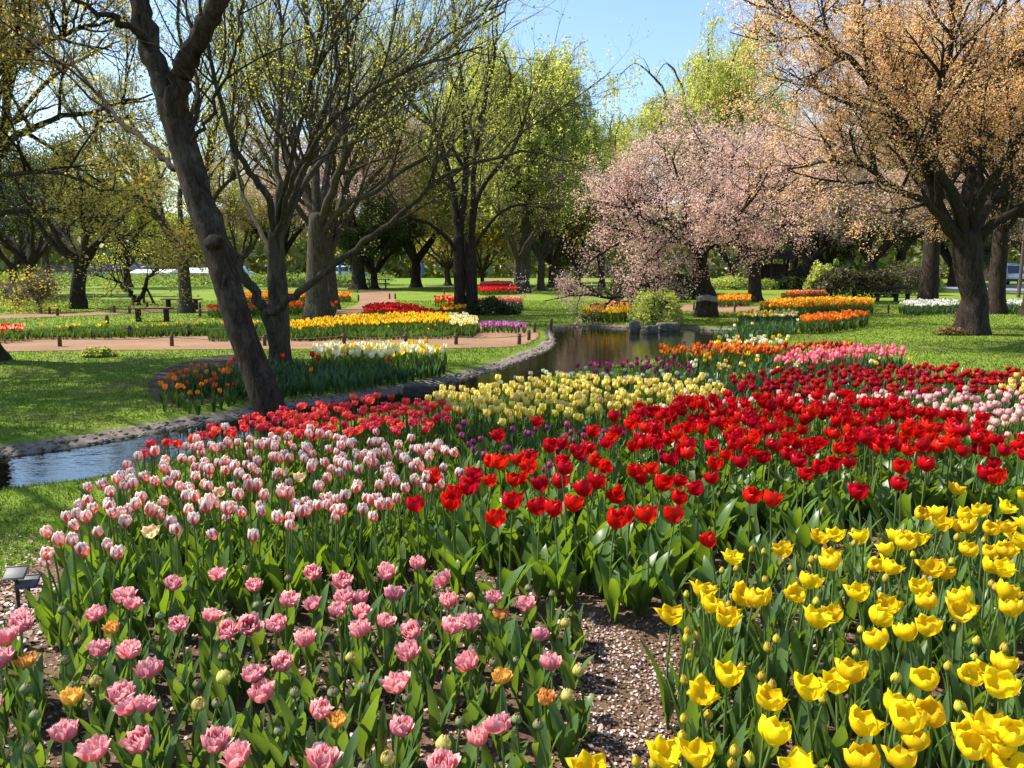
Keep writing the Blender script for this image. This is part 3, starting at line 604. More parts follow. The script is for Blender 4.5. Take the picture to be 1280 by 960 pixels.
put(p_bare, 60, 356, 3.0, (1.5, 1.5, 1.25), 'tall thin budding tree beyond the plum trees', Y=60, mats=L_GOLD)
put(p_bare, 415, 381, 1.5, (1.15, 1.15, 1.2), 'dark upright tree just behind the flared trunk', Y=30)
# middle
put(p_bare, 647, 367, 2.6, (1.15, 1.15, .95), 'upright dark-stemmed tree beside the far pink strip', mats=L_GREEN)
put(p_ochre, 603, 358, .4, (1.1, 1.1, 1.0), 'small ochre tree standing in the far red bed')
put(p_ochre, 560, 353, 1.9, (1.7, 1.7, 1.3), 'broad ochre yellow tree behind the twin trunks', Y=72)
put(p_ochre, 690, 352, 3.3, (1.9, 1.9, 1.6), 'ochre yellow tree behind the drooping blossom boughs', Y=66)
put(p_ochre, 722, 352, 5.0, (1.7, 1.7, 1.4), 'ochre tree partly hidden by the pond cherry', Y=72)
put(p_bare, 676, 356, 4.0, (1.3, 1.3, 1.1), 'curved thin-stemmed tree left of the pond cherry boughs', mats=L_OCHRE, Y=56)
put(p_dark, 700, 354, 2.9, (1.2, 1.2, .8), 'dark evergreen showing between the ochre trees', Y=84)
# right
put(p_pink, 943, 377, 1.2, (1.0, 1.0, 1.0), 'pink-brown tree with a dark double trunk behind the orange strip', mats=L_MAUVE)
put(p_green, 915, 356, .2, (1.0, 1.0, .8), 'bright green tree low behind the pond cherry', Y=62, mats=L_GREEN)
put(p_pink, 1086, 357, 3.1, (1.5, 1.5, 1.15), 'wide pink-brown cherry with pale vase-shaped limbs behind the clipped hedge', Y=56)
put(p_pink, 1010, 352, 5.1, (1.5, 1.5, 1.1), 'pink cherry standing behind the pavilion', Y=76)
put(p_pink, 1290, 360, .8, (1.5, 1.5, 1.2), 'pale pink cherry beyond the parked truck', Y=88, mats=L_PINK)
put(p_dark, 1030, 352, 3.0, (1.2, 1.2, 1.0), 'dark evergreen behind the round clipped shrubs', Y=80)
put(p_dark, 1190, 356, 4.4, (1.2, 1.2, .95), 'dark evergreen beside the grey road', Y=66)
put(p_dark, 1125, 352, 1.4, (1.6, 1.6, 1.9), 'tall dark evergreen behind the big bronze tree', Y=78)
put(p_dark, 990, 352, 5.6, (1.3, 1.3, 1.5), 'dark evergreen showing above the pond cherry', Y=88)
put(p_dark, 1235, 352, .4, (1.6, 1.6, 1.8), 'tall dark evergreen behind the road and lamp pole', Y=95)
S_K = dict(S_F, nl=5.0)
T = generic(91, 11, 4.3, .3, 4.0, 7, S_K, B_DARK, (40, 75), fl=1.35); o = T.build('straight_trunk_tree', 'straight dark trunk among white daffodils, next to the big bronze tree', (0, 0, 0), B_DARK, L_ORANGE, S_K); o.location = at(1159, 386); o.scale = (1.05,) * 3
T = generic(92, 10, 3.6, .27, 4.5, 8, S_K, B_DARK, (35, 75), fl=1.5); o = T.build('straight_trunk_tree', 'dark trunk half hidden behind the thick trunk of the bronze tree', (0, 0, 0), B_DARK, L_ORANGE, S_K); o.location = at(1243, 392)
T = generic(93, 9, 3.0, .2, 3.5, 7, S_K, B_GREY, (35, 75), fl=1.3); o = T.build('straight_trunk_tree', 'brown trunk cut by the frame near the lamp pole', (0, 0, 0), B_GREY, L_ORANGE, S_K); o.location = at(1286, 395)

# --- the twisted low plum with its prop
bO = at(170, 381); YO = bO[1]; T = Tree(101)
S_O = dict(S_Y, n=(3.2, 4.8, 7.5), L=(1.5, .9, .45), nl=6, ls=.03)
T.limb([bO + (0, 0, -.1), bO, atY(170, 374, YO)], [.26, .2, .15], 9, 4, .02)
limbs_px(T, YO, [([(169, 376, 0), (163, 366, .1), (152, 358, .2), (158, 345, .3), (160, 320, .3), (150, 296, .2), (145, 270, .1)], .12, .03),
                 ([(163, 366, 0), (150, 352, -.3), (132, 348, -.6), (118, 343, -.9)], .07, .02),
                 ([(171, 376, 0), (182, 362, -.2), (184, 349, -.3), (196, 338, -.5), (199, 330, -.5), (214, 316, -.8)], .11, .02)], S_O, 8, .03)
T.build('twisted_plum_tree', 'low twisted plum tree forking near the ground, propped by two dark poles', bO, B_DARK, L_BUD, S_O)
M_WOOD = plain('weathered_wood', (0.11, 0.07, 0.045), .85, .2, .35, 14); M_DWOOD = plain('dark_wood', (0.045, 0.03, 0.022), .85, .2, .35, 14)
for a, b in (((180, 379), (179, 360)), ((193, 379), (184, 362))):
    g = Geo(); p0 = at(*a); p1 = atY(*b, YO - .3); tubes(g, [np.vstack([p0 - (0, 0, .1), (p0 + p1) / 2, p1])], [[.06, .055, .05]], 8)
    o = g.build('prop_pole', M_DWOOD); tag(o, 'dark leaning pole propping the twisted plum tree', 'pole', 'props under the twisted plum')

# --- the tree outside the frame whose golden boughs reach in
bR = np.array((-9.3, 13.2, 0)); YR = 13.2; T = Tree(111)
S_R = dict(S_I, n=(3.0, 4.6, 7.5), nl=14.0, ls=.022, L=(2.0, 1.1, .5), start=(.2, .15, .1))
c, rr = flare(bR, .3, .8); T.bole(c + [bR + (.1, 0, 1.6), bR + (.2, 0, 2.6)], rr + [.28, .25])
limbs_px(T, YR, [([(-30, 300, 0), (0, 268, -.5), (60, 264, -.9), (110, 270, -1.3), (139, 288, -1.5), (160, 310, -1.6)], .05, .01),
                 ([(-40, 250, 0), (0, 192, -.4), (38, 160, -.8), (94, 145, -1.3), (150, 130, -1.7), (190, 118, -2)], .07, .012),
                 ([(-40, 220, 0), (-20, 110, -.5), (30, 66, -1), (90, 40, -1.6), (160, 20, -2.2)], .08, .014),
                 ([(-40, 240, 0), (-10, 190, 1), (50, 110, 2), (110, 70, 2.8), (150, 50, 3.3)], .07, .012),
                 ([(-40, 220, 0), (-60, 60, 0), (-30, -60, -.5), (40, -140, -1)], .1, .02),
                 ([(-40, 260, 0), (0, 225, -1.4), (50, 215, -2.4), (95, 222, -3.2), (130, 240, -3.7)], .05, .01),
                 ([(-60, 240, 0), (-140, 120, .4), (-200, -40, .6), (-240, -160, .8)], .1, .03),
                 ([(-60, 230, 0), (-40, 60, 1), (0, -90, 2), (70, -190, 3)], .1, .02), ([(-60, 230, 0), (-60, 60, -1), (-40, -110, -2), (20, -220, -3)], .1, .02), ([(-60, 230, 0), (-160, 60, -1), (-220, -130, -2), (-210, -260, -2.6)], .1, .02), ([(-60, 230, 0), (-40, 20, .5), (60, -120, 1), (160, -170, 1.4)], .1, .02)], S_R, 8)
for i_ in range(5):
    az_ = i_ * 2.4; rd_ = 1.2 + 2.6 * ((i_ * .618) % 1); e_ = bR + np.array((-1.4 + rd_ * math.cos(az_), -.4 + rd_ * math.sin(az_), 7.4 + 2.2 * ((i_ * .37) % 1)))
    P, r = T.limb([bR + (.2, 0, 2.4), bR + (.25, 0, 2.9) + (e_ - bR) * (.18, .18, 0), bR + (e_ - bR) * (.6, .6, .75), e_], [.13, .1, .05, .015], 7, 4, .05); T.sprout(P, r, dict(S_R, start=(.6, .15, .1), nl=5))
for pts in ([(bR + (.2, 0, 2.5)), bR + (.3, 0, 3.0), atY(-40, 240, YR)],):
    P, r = T.limb(pts, [.22, .18, .12], 10, 4, .02)
T.build('golden_leaf_tree', 'boughs of golden young leaves reaching in over the left lawn', bR, B_DARK, L_GOLD, S_R, B_TWIG)

S_Q = dict(S_R, n=(2.4, 3.6, 5.5), nl=9.0, ls=.034, L=(2.6, 1.4, .7))  # extra tree added out of view, placed to cast dappled shade on the left lawn
T = generic(113, 10.5, 3.4, .3, 4.2, 10, S_Q, B_DARK, (30, 75)); o = T.build('golden_leaf_tree', 'unseen golden tree added outside the left edge to dapple the lawn with shade', (0, 0, 0), B_DARK, L_GOLD, S_Q); o.location = (-11.6, 9.4, 0)

# --- far wood that closes the view
L_WOODF = leaf_mat('field_leaves', [(0, (.10, .16, .03)), (.5, (.18, .26, .05)), (1, (.30, .36, .12))], .4)
rg = np.random.default_rng(7); g = Geo(); n = 80000
a = rg.uniform(-1.05, 1.05, n); dist = rg.uniform(125, 175, n); X = np.sin(a) * dist; Yf = np.cos(a) * dist
hh = 10 + 2.2 * np.sin(a * 9) + 1.6 * np.sin(a * 23 + 1) + 1.2 * np.sin(a * 51) + (dist - 125) * .06 + np.clip(a - .15, 0, .5) * 8
C = np.c_[X, Yf, hh * (1 - rg.uniform(0, 1, n) ** 1.6) + .3]
leaf_quads(g, C, .8, rg, .3, .7)
L_WOOD = leaf_mat('far_wood_leaves', [(0, (.16, .21, .08)), (.4, (.28, .33, .13)), (.75, (.40, .40, .17)), (1, (.48, .38, .31))], .5)
stuff(g.build('far_woodland', L_WOOD), 'pale green woodland closing the view beyond the park', 'woodland')

rg = np.random.default_rng(8); g = Geo(); n = 26000; X = rg.uniform(-75, -14, n); Yf = rg.uniform(66, 96, n)
hh = (.55 + .25 * np.sin(X * .9) * np.sin(Yf * .7)) * (1 + (Yf - 66) / 45); C = np.c_[X, Yf, hh * rg.uniform(.05, 1, n)]
leaf_quads(g, C, .14, rg, .2, .4)
stuff(g.build('field_plants', L_WOODF), 'pale green field of low plants beyond the left lawn', 'field')

# --- shrubs and hedges
L_TAWNY = leaf_mat('tawny_leaves', [(0, (.10, .06, .025)), (.5, (.2, .12, .05)), (1, (.28, .2, .08))], .3)
def shrub(name, label, c, sx, sy, h, mat, n, ls, twig=B_GREY, stems=10, flat=1.0, group=None, seed=1, bare=0.0):
    g = np.random.default_rng(seed); root = thing(name, label, 'shrub' if 'hedge' not in name else 'hedge', c, 0, group); G = Geo(); P = []; ra = []
    for i in range(stems):
        az = g.uniform(0, 6.3); q = g.uniform(.3, .95); e = np.array((math.cos(az) * sx * q, math.sin(az) * sy * q, h * g.uniform(.7, 1) * (1 - .3 * q)))
        t = np.linspace(0, 1, 6)[:, None]; L = e * np.c_[t ** 1.4, t ** 1.4, t ** .8] + g.normal(size=(6, 3)) * .03; L[0, 2] = -.05; P.append(L); ra.append(np.linspace(.035, .008, 6))
        for k in range(int(8 + 14 * bare)):
            j = g.integers(2, 5); d = norm(g.normal(size=3) + (0, 0, .8)) * g.uniform(.2, .45) * h; s = np.linspace(0, 1, 6)[:, None]
            P.append(L[j] + d * s + g.normal(size=(6, 3)) * .02 * s); ra.append(np.linspace(.012, .005, 6))
    tubes(G, np.array(P), np.array(ra), 4); G.build('stems', twig, root)
    d = norm(g.normal(size=(n, 3))); d[:, 2] = np.abs(d[:, 2]) ** flat; rr = g.uniform(.55, 1.0, (n, 1)) ** .5 * (1 + .1 * np.sin(d[:, :1] * 7 + seed) + .08 * np.sin(d[:, 1:2] * 9))
    C = d * rr * (sx, sy, h); C[:, 2] = np.maximum(C[:, 2], .05); G = Geo(); leaf_quads(G, C, ls, g, .5, .65); G.build('foliage', mat, root); return root
def P3(px, py): return tuple(at(px, py))
shrub('twiggy_shrub', 'bare twiggy shrub at the lawn edge, leftmost of the two', P3(22, 388), 1.3, 1.1, 1.5, L_OCHRE, 700, .05, B_PALE, 16, bare=1, seed=2)
shrub('twiggy_shrub', 'bare twiggy shrub in front of the dark small tree', P3(50, 391), 1.0, 1.0, 1.7, L_OCHRE, 700, .05, B_PALE, 18, bare=1, seed=3)
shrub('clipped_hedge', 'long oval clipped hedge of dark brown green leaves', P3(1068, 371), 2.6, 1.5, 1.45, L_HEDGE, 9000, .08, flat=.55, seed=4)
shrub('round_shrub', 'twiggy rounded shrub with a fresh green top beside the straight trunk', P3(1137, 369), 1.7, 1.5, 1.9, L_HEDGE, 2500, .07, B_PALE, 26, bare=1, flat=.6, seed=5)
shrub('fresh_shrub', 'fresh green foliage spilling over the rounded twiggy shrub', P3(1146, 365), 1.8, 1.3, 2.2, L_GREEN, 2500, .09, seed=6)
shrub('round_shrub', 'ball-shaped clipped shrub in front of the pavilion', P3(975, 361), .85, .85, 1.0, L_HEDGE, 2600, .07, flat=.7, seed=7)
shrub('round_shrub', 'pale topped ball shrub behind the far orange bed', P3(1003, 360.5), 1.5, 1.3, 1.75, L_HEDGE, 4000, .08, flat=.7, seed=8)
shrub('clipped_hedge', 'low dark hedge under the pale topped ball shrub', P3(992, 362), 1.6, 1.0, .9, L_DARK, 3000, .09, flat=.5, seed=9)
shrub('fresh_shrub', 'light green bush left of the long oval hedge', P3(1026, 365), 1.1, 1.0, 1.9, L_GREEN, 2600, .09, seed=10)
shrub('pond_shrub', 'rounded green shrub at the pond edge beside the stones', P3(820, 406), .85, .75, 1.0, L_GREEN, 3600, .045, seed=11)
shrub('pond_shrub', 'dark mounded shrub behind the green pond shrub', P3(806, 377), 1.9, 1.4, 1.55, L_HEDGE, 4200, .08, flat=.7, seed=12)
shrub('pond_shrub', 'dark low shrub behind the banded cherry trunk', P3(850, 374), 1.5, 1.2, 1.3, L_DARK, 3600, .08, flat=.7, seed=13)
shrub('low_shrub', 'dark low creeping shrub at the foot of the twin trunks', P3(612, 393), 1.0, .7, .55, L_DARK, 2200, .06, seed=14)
shrub('low_shrub', 'mid green low shrub right of the banded cherry trunk', P3(920, 362), 3.0, 1.2, .9, L_GREEN, 3000, .09, flat=.6, seed=15)
shrub('fern_clump', 'tawny clump of dry leaves at the foot of the bronze tree', P3(1188, 419), .42, .26, .18, L_TAWNY, 420, .04, stems=6, seed=16)
shrub('fern_clump', 'tawny leafy sprouts on the side of the thick trunk', tuple(at(1199, 417) + (0, 0, .05)), .18, .18, .6, L_TAWNY, 260, .04, stems=6, seed=17)
shrub('grass_tuft', 'dark green tuft of leaves on the dappled bank', P3(124, 446), .33, .2, .16, L_GREEN, 900, .04, stems=4, seed=18)

# --- posts with a low rope along the paths
M_POST = plain('post_wood', (0.10, 0.06, 0.035), .85, .2, .35, 20); M_ROPE = plain('rope', (0.16, 0.13, 0.09), .9, .1, .2, 30)
def post(px, py, h, r, label, group):
    p = at(px, py); root = thing('path_post', label, 'post', p, 0, group); g = Geo()
    tubes(g, [[(0, 0, -.1), (0, 0, .02), (0.004, 0, h * .5), (0, 0, h - .01), (0, 0, h)]], [[r, r, r * .98, r * .95, r * .55]], 10); g.add([(r * .55 * math.cos(t), r * .55 * math.sin(t), h) for t in np.arange(10) / 10 * 6.2832], np.arange(10))
    g.build('stake', M_POST, root); g = Geo(); t = np.linspace(0, 2 * math.pi, 13); tubes(g, [np.c_[np.cos(t) * r * 1.05, np.sin(t) * r * 1.05, np.full(13, h * .8)]], [np.full(13, .008)], 5); g.build('rope_loop', M_ROPE, root); return p + (0, 0, h * .8)
def rope(pts, label):
    g = Geo(); 
    for a, b in zip(pts[:-1], pts[1:]):
        t = np.linspace(0, 1, 9)[:, None]; C = a + (b - a) * t - np.c_[np.zeros((9, 2)), .05 * np.sin(t * math.pi)]; tubes(g, [C], [np.full(9, .007)], 4)
    tag(g.build('rope', M_ROPE), label, 'rope')
def row(lst, h, r, label, ropel=None):
    pts = [post(a, b, h, r, label, label) for a, b in lst]
    if ropel: rope(pts, ropel)
row([(-40, 434.5), (75, 433.5), (215, 433), (331, 432.5), (430, 431), (507, 431), (570, 431), (649, 431), (661, 425.5)], .24, .04, 'short brown post along the grass side of the brown path', 'thin low rope strung along the grass side of the brown path')
row([(-20, 422), (17, 422.5), (88, 422), (162, 421), (235, 420), (320, 419.5)], .27, .045, 'short brown post in front of the green daffodil strip', 'thin low rope in front of the green daffodil strip')
row([(134, 405), (143, 391), (162, 392), (184, 385), (250, 396), (250, 386), (72, 395), (62, 393)], .26, .05, 'dark post on the lawn around the sandy path and benches')
row([(487, 374), (494, 374), (448, 376), (447, 366), (432, 360), (555, 368), (584, 372)], .3, .045, 'small post bordering the upper sandy path')
row([(867, 388), (918, 390), (952, 387), (983, 390), (1016, 391), (1110, 392), (998, 377), (1049, 380)], .34, .04, 'small dark post near the far right flower beds')
row([(668, 416), (689, 410)], .26, .04, 'weathered post on the bank where the stream widens')

# --- benches and a table
def bench(px, py, w, rz, label, back=False):
    p = at(px, py); root = thing('bench', label, 'bench', p, rz); g = Geo()
    for k in range(3): box(g, (0, (k - 1) * .13, .40), (w, .12, .05), bev=.008)
    g.build('seat', M_WOOD, root)
    for s in (-1, 1):
        g = Geo(); box(g, (s * w * .36, 0, .17), (.07, .28, .40), bev=.01); g.build('leg', M_DWOOD, root)
    if back:
        g = Geo(); box(g, (0, .2, .66), (w, .04, .16), bev=.008); box(g, (-w * .4, .2, .5), (.06, .05, .5)); box(g, (w * .4, .2, .5), (.06, .05, .5)); g.build('backrest', M_DWOOD, root)
bench(191, 402, 1.15, .05, 'low backless wooden bench on the lawn, nearer of the two')
bench(228, 387, 1.5, -.05, 'backless wooden bench beside the straight Y-forked tree')
bench(314, 389, 1.2, .0, 'reddish wooden bench glimpsed between the leaning and forked trunks')
bench(1108, 377, 1.2, 0, 'dark bench with a backrest beside the long oval hedge', True)
bench(1127, 377, .8, .1, 'narrow dark bench with a backrest next to the twiggy rounded shrub', True)
bench(1029, 371, 1.2, 0, 'pale low bench in front of the light green bush')
p = at(472, 362); root = thing('picnic_table', 'dark picnic table under the low drooping evergreen', 'table', p, .2); g = Geo()
for k in range(4): box(g, (0, (k - 1.5) * .2, .74), (1.8, .18, .05))
g.build('table_top', M_DWOOD, root); 
for s in (-1, 1): g = Geo(); box(g, (0, s * .75, .44), (1.8, .26, .05)); g.build('seat', M_DWOOD, root); g = Geo(); box(g, (s * .6, 0, .36), (.08, 1.5, .08)); box(g, (s * .6, .3, .36), (.08, .08, .74)); box(g, (s * .6, -.3, .36), (.08, .08, .74)); g.build('trestle', M_DWOOD, root)

# --- stones at the water
def stone(label, p, s, mat, seed, rz=0.0):
    bm = bmesh.new(); bmesh.ops.create_icosphere(bm, subdivisions=4, radius=.5); rr = random.Random(seed)
    ph = [rr.uniform(0, 6) for _ in range(6)]
    for v in bm.verts:
        c = v.co; m = max(abs(c.x), abs(c.y), abs(c.z)) / .5; c *= (1 / m) ** .75
        c *= 1 + .05 * math.sin(c.x * 9 + ph[0]) * math.sin(c.y * 8 + ph[1]) + .03 * math.sin(c.z * 17 + ph[2] + c.x * 11) + .015 * math.sin(c.x * 37 + ph[3]) * math.sin(c.y * 31 + ph[4])
    g = Geo(); bm_add(g, bm, 0, Matrix.Rotation(rz, 4, 'Z') @ Matrix.Diagonal((*s, 1))); o = g.build('stone', mat, None, True, False, p); return tag(o, label, 'stone')
M_STONE = plain('grey_stone', (0.13, 0.115, 0.09), .9, .2, .45, 6, bstr=.6); M_DSTONE = plain('dark_wet_stone', (0.045, 0.038, 0.03), .7, .3, .4, 7, bstr=.6)
stone('dark block-like stone standing in the stream against the gravel edge', at(523, 490, -.06), (.42, .26, .22), M_DSTONE, 1, .1)
stone('pale upright stone at the pond edge left of the green shrub', at(793, 409, 0.03), (.28, .26, .36), M_STONE, 2)
stone('wide flat stone at the pond edge right of the green shrub', at(835, 409, 0.0), (.62, .36, .26), M_STONE, 3, .15)
stone('small stone between the pond shrub and the water', at(812, 412, 0), (.4, .3, .24), M_STONE, 4, .5)
stone('dark low stone on the bank beside the twin trunks', at(640, 408, 0.03), (.5, .3, .2), M_DSTONE, 5, .4)
# pale lichen band on the pond cherry belongs to its trunk
cherry = bpy.data.objects['pond_cherry_tree']; g = Geo(); q = np.array((0, 0, .62)); rad = .335
t = np.linspace(0, 2 * math.pi, 20, endpoint=False); rows_ = [(-.10, 1.0), (-.08, 1.06), (.06, 1.05), (.09, 1.0)]
V = np.concatenate([np.c_[q[0] + (rad * m_ + .012 * np.sin(t * 5)) * np.cos(t), q[1] + (rad * m_ + .012 * np.sin(t * 5)) * np.sin(t), q[2] + z_ + .03 * np.sin(t * 3 + 1)] for z_, m_ in rows_])
g.add(V, [[k * 20 + j, k * 20 + (j + 1) % 20, (k + 1) * 20 + (j + 1) % 20, (k + 1) * 20 + j] for k in range(3) for j in range(20)])
g.build('trunk_wrap', plain('pale_wrap', (.22, .21, .19), .9, .1, .3, 12), cherry)

# --- vehicles
def prism(g, prof, w, mat=0):
    """closed side profile [(y, z)] extruded across x"""
    n = len(prof); V = [(-w / 2, y, z) for y, z in prof] + [(w / 2, y, z) for y, z in prof]
    bm = bmesh.new(); vs = [bm.verts.new(v) for v in V]; bm.faces.new(vs[:n][::-1]); bm.faces.new(vs[n:])
    for i in range(n): bm.faces.new((vs[i], vs[(i + 1) % n], vs[n + (i + 1) % n], vs[n + i]))
    bmesh.ops.recalc_face_normals(bm, faces=bm.faces[:]); bmesh.ops.bevel(bm, geom=bm.edges[:], offset=.05, segments=3, affect='EDGES'); return bm_add(g, bm, mat)
M_WHITE = plain('white_paint', (.75, .77, .8), .3, .5, .04, 3, bstr=0); M_VAN = plain('pale_blue_paint', (.42, .52, .66), .3, .5, .05, 3, bstr=0)
M_GLASS = plain('dark_glass', (.05, .07, .09), .06, .6, .1, 3, bstr=0); M_TYRE = plain('tyre_rubber', (.02, .02, .02), .8, .2, .2, 20); M_STEEL = plain('steel', (.4, .4, .42), .4, .5, .1, 9, .8)
M_LAMP = plain('lamp_lens', (.7, .7, .66), .15, .6, .05, 9, bstr=0); M_BLACK = plain('black_plastic', (.025, .025, .027), .5, .4, .2, 12)
def wheel(root, x, y, r=.31):
    def disc(r0, w, nm, m, par):
        g = Geo(); t = np.arange(20) / 20 * 6.2832; prof = [(-w / 2, r0 * .5), (-w / 2, r0 * .93), (-w * .35, r0), (w * .35, r0), (w / 2, r0 * .93), (w / 2, r0 * .5)]
        V = np.concatenate([np.c_[np.full(20, x + a), y + b * np.cos(t), r + b * np.sin(t)] for a, b in prof])
        g.add(V, [[k * 20 + j, k * 20 + (j + 1) % 20, (k + 1) * 20 + (j + 1) % 20, (k + 1) * 20 + j] for k in range(5) for j in range(20)]); g.add(V[:20], np.arange(20)); g.add(V[100:], np.arange(20)); return g.build(nm, m, par)
    w = disc(r, .19, 'wheel', M_TYRE, root); disc(r * .62, .21, 'rim', M_STEEL, w)
def van(loc, rz, label):
    o = thing('parked_van', label, 'van', loc, rz); g = Geo()
    prism(g, [(-2.2, .35), (2.1, .35), (2.25, .6), (2.2, .95), (1.6, 1.1), (1.0, 1.85), (-2.05, 1.9), (-2.25, 1.1)], 1.7); g.build('body', M_VAN, o)
    for s in (-1, 1):
        for y0, y1 in ((-2.0, -1.1), (-1.0, -.05), (.05, .9)):
            g = Geo(); x = s * .853; z1 = 1.72; g.add([(x, y0, 1.15), (x, y1 + (.32 if y0 > 0 else 0), 1.15), (x, y1, z1), (x, y0, z1)], [0, 1, 2, 3]); g.build('side_window', M_GLASS, o, False)
        for y in (-1.35, 1.4): wheel(o, s * .78, y)
        g = Geo(); box(g, (s * .62, 2.22, .78), (.3, .06, .16), bev=.02); g.build('headlight', M_LAMP, o)
    g = Geo(); g.add([(-.72, 1.57, 1.17), (.72, 1.57, 1.17), (.66, 1.07, 1.80), (-.66, 1.07, 1.80)], [0, 1, 2, 3]); g.build('windscreen', M_GLASS, o, False)
    g = Geo(); box(g, (0, 2.26, .45), (1.6, .1, .18), bev=.03); g.build('bumper', M_BLACK, o); return o
van((*at(438, 350.5)[:2], 0), R(-88), 'pale blue van parked beyond the far lawn')
van((*at(297, 350.0)[:2], 0), R(-80), 'pale blue van mostly hidden behind the leaning trunk')
def truck(loc, rz, label):
    o = thing('parked_truck', label, 'truck', loc, rz); g = Geo()
    prism(g, [(.2, .35), (1.75, .35), (1.85, .55), (1.8, 1.05), (1.35, 1.85), (.25, 1.9)], 1.6); g.build('cab', M_WHITE, o)
    g = Geo(); box(g, (0, -.85, .75), (1.6, 2.0, .08)); box(g, (-.78, -.85, .95), (.05, 2.0, .34)); box(g, (.78, -.85, .95), (.05, 2.0, .34)); box(g, (0, -1.84, .95), (1.6, .05, .34)); g.build('cargo_bed', M_WHITE, o)
    g = Geo(); g.add([(-.7, 1.815, 1.08), (.7, 1.815, 1.08), (.64, 1.40, 1.80), (-.64, 1.40, 1.80)], [0, 1, 2, 3]); g.build('windscreen', M_GLASS, o, False)
    g = Geo(); box(g, (0, .15, 1.98), (1.5, .06, .06)); box(g, (-.7, .15, 1.4), (.05, .05, 1.15)); box(g, (.7, .15, 1.4), (.05, .05, 1.15)); g.build('roof_rack', M_STEEL, o)
    g = Geo(); box(g, (0, 1.86, .47), (1.55, .1, .2), bev=.03); g.build('bumper', M_BLACK, o)
    for s in (-1, 1):
        g = Geo(); box(g, (s * .58, 1.84, .78), (.28, .06, .18), bev=.02); g.build('headlight', M_LAMP, o)
        g = Geo(); box(g, (s * .9, 1.35, 1.3), (.12, .05, .22), bev=.02); g.build('mirror', M_BLACK, o)
        for y in (-1.2, 1.1): wheel(o, s * .7, y)
truck((*at(1257, 356)[:2], .012), R(172), 'white flatbed truck parked on the grey road, facing the garden')

# --- lamp pole, blue sign post, pavilion, sheds
g = Geo(); p = at(1273, 372); root = thing('lamp_pole', 'slim brown pole by the road next to the parked truck', 'pole', p); tubes(g, [[(0, 0, -.1), (0, 0, .3), (0, 0, 3), (0, 0, 6.2)]], [[.10, .09, .08, .07]], 10); g.build('post', plain('brown_metal', (.09, .06, .05), .6, .3, .2), root)
g = Geo(); box(g, (-.35, 0, 6.25), (.9, .14, .1), bev=.03); g.build('lamp_head', M_BLACK, root)
M_BLUE = plain('blue_paint', (.05, .12, .4), .5, .4, .15)
for px, lab in ((526.5, 'blue banner on a post beyond the far lawn'), (423.5, 'blue banner on a post beside the pale blue van')):
    p = at(px, 351); root = thing('banner_post', lab, 'banner', p); g = Geo(); tubes(g, [[(0, 0, 0), (0, 0, 1), (0, 0, 2.3)]], [[.03, .03, .03]], 8); g.build('pole', M_STEEL, root); g = Geo(); box(g, (.2, 0, 1.4), (.36, .03, 1.5), bev=.01); g.build('cloth', M_BLUE, root)
def shed(px, Y, w, d, h, rh, wall, roof, label, name='low_building'):
    x = atY(px, 350, Y)[0]; root = thing(name, label, 'building', (x, Y, 0)); g = Geo(); box(g, (0, 0, h / 2), (w, d, h), bev=.02); g.build('wall', wall, root)
    g = Geo(); V = [(-w / 2 - .4, -d / 2 - .4, h + .02), (w / 2 + .4, -d / 2 - .4, h + .02), (w / 2 + .4, 0, h + rh), (-w / 2 - .4, 0, h + rh), (w / 2 + .4, d / 2 + .4, h + .02), (-w / 2 - .4, d / 2 + .4, h + .02)]
    g.add(V, [[0, 1, 2, 3], [3, 2, 4, 5]]); g.add(V, [[0, 3, 5]]); g.add(V, [[1, 4, 2]]); g.add(V, [[0, 5, 4, 1]]); g.build('roof', roof, root, False)
    for k in range(max(2, int(w / 3))):
        xx = -w / 2 + (k + .5) * w / max(2, int(w / 3)); f = Geo(); box(f, (xx, -d / 2 - .01, h * .52), (1.3, .08, h * .45), bev=.01); fo = f.build('window', M_WHITE, root); f = Geo(); box(f, (xx, -d / 2 - .05, h * .52), (1.1, .04, h * .36), bev=0); f.build('pane', M_GLASS, fo)
M_TAN = plain('tan_wall', (.3, .25, .22), .8, .2, .15); M_PINKROOF = plain('dull_red_roof', (.34, .25, .23), .7, .3, .15); M_WALL = plain('white_wall', (.7, .7, .68), .7, .3, .06); M_WROOF = plain('white_roof', (.72, .73, .75), .6, .3, .05)
shed(128, 112, 14, 7, 1.3, .8, M_TAN, M_PINKROOF, 'long low building with a dull red roof behind the plum trees')
shed(196, 105, 4.5, 4, .9, .5, M_WALL, M_WROOF, 'low white roofed shed behind the twisted plum')
shed(258, 108, 4, 4, .9, .7, M_WALL, M_WROOF, 'white roofed shed between the Y-forked tree and leaning trunk')
x, y, _ = at(967, 357.5); root = thing('garden_pavilion', 'small dark open pavilion with upright posts behind the double trunk', 'pavilion', (x, y, 0))
for i, (a, b) in enumerate(((-1.6, -1), (-.6, -1), (.5, -1), (1.6, -1), (-1.6, 1.2), (1.6, 1.2))):
    g = Geo(); box(g, (a, b, 1.2), (.16, .16, 2.4)); g.build('post', M_DWOOD, root)
g = Geo(); box(g, (0, 1.25, 1.0), (3.3, .08, 1.9)); g.build('back_wall', M_DWOOD, root)
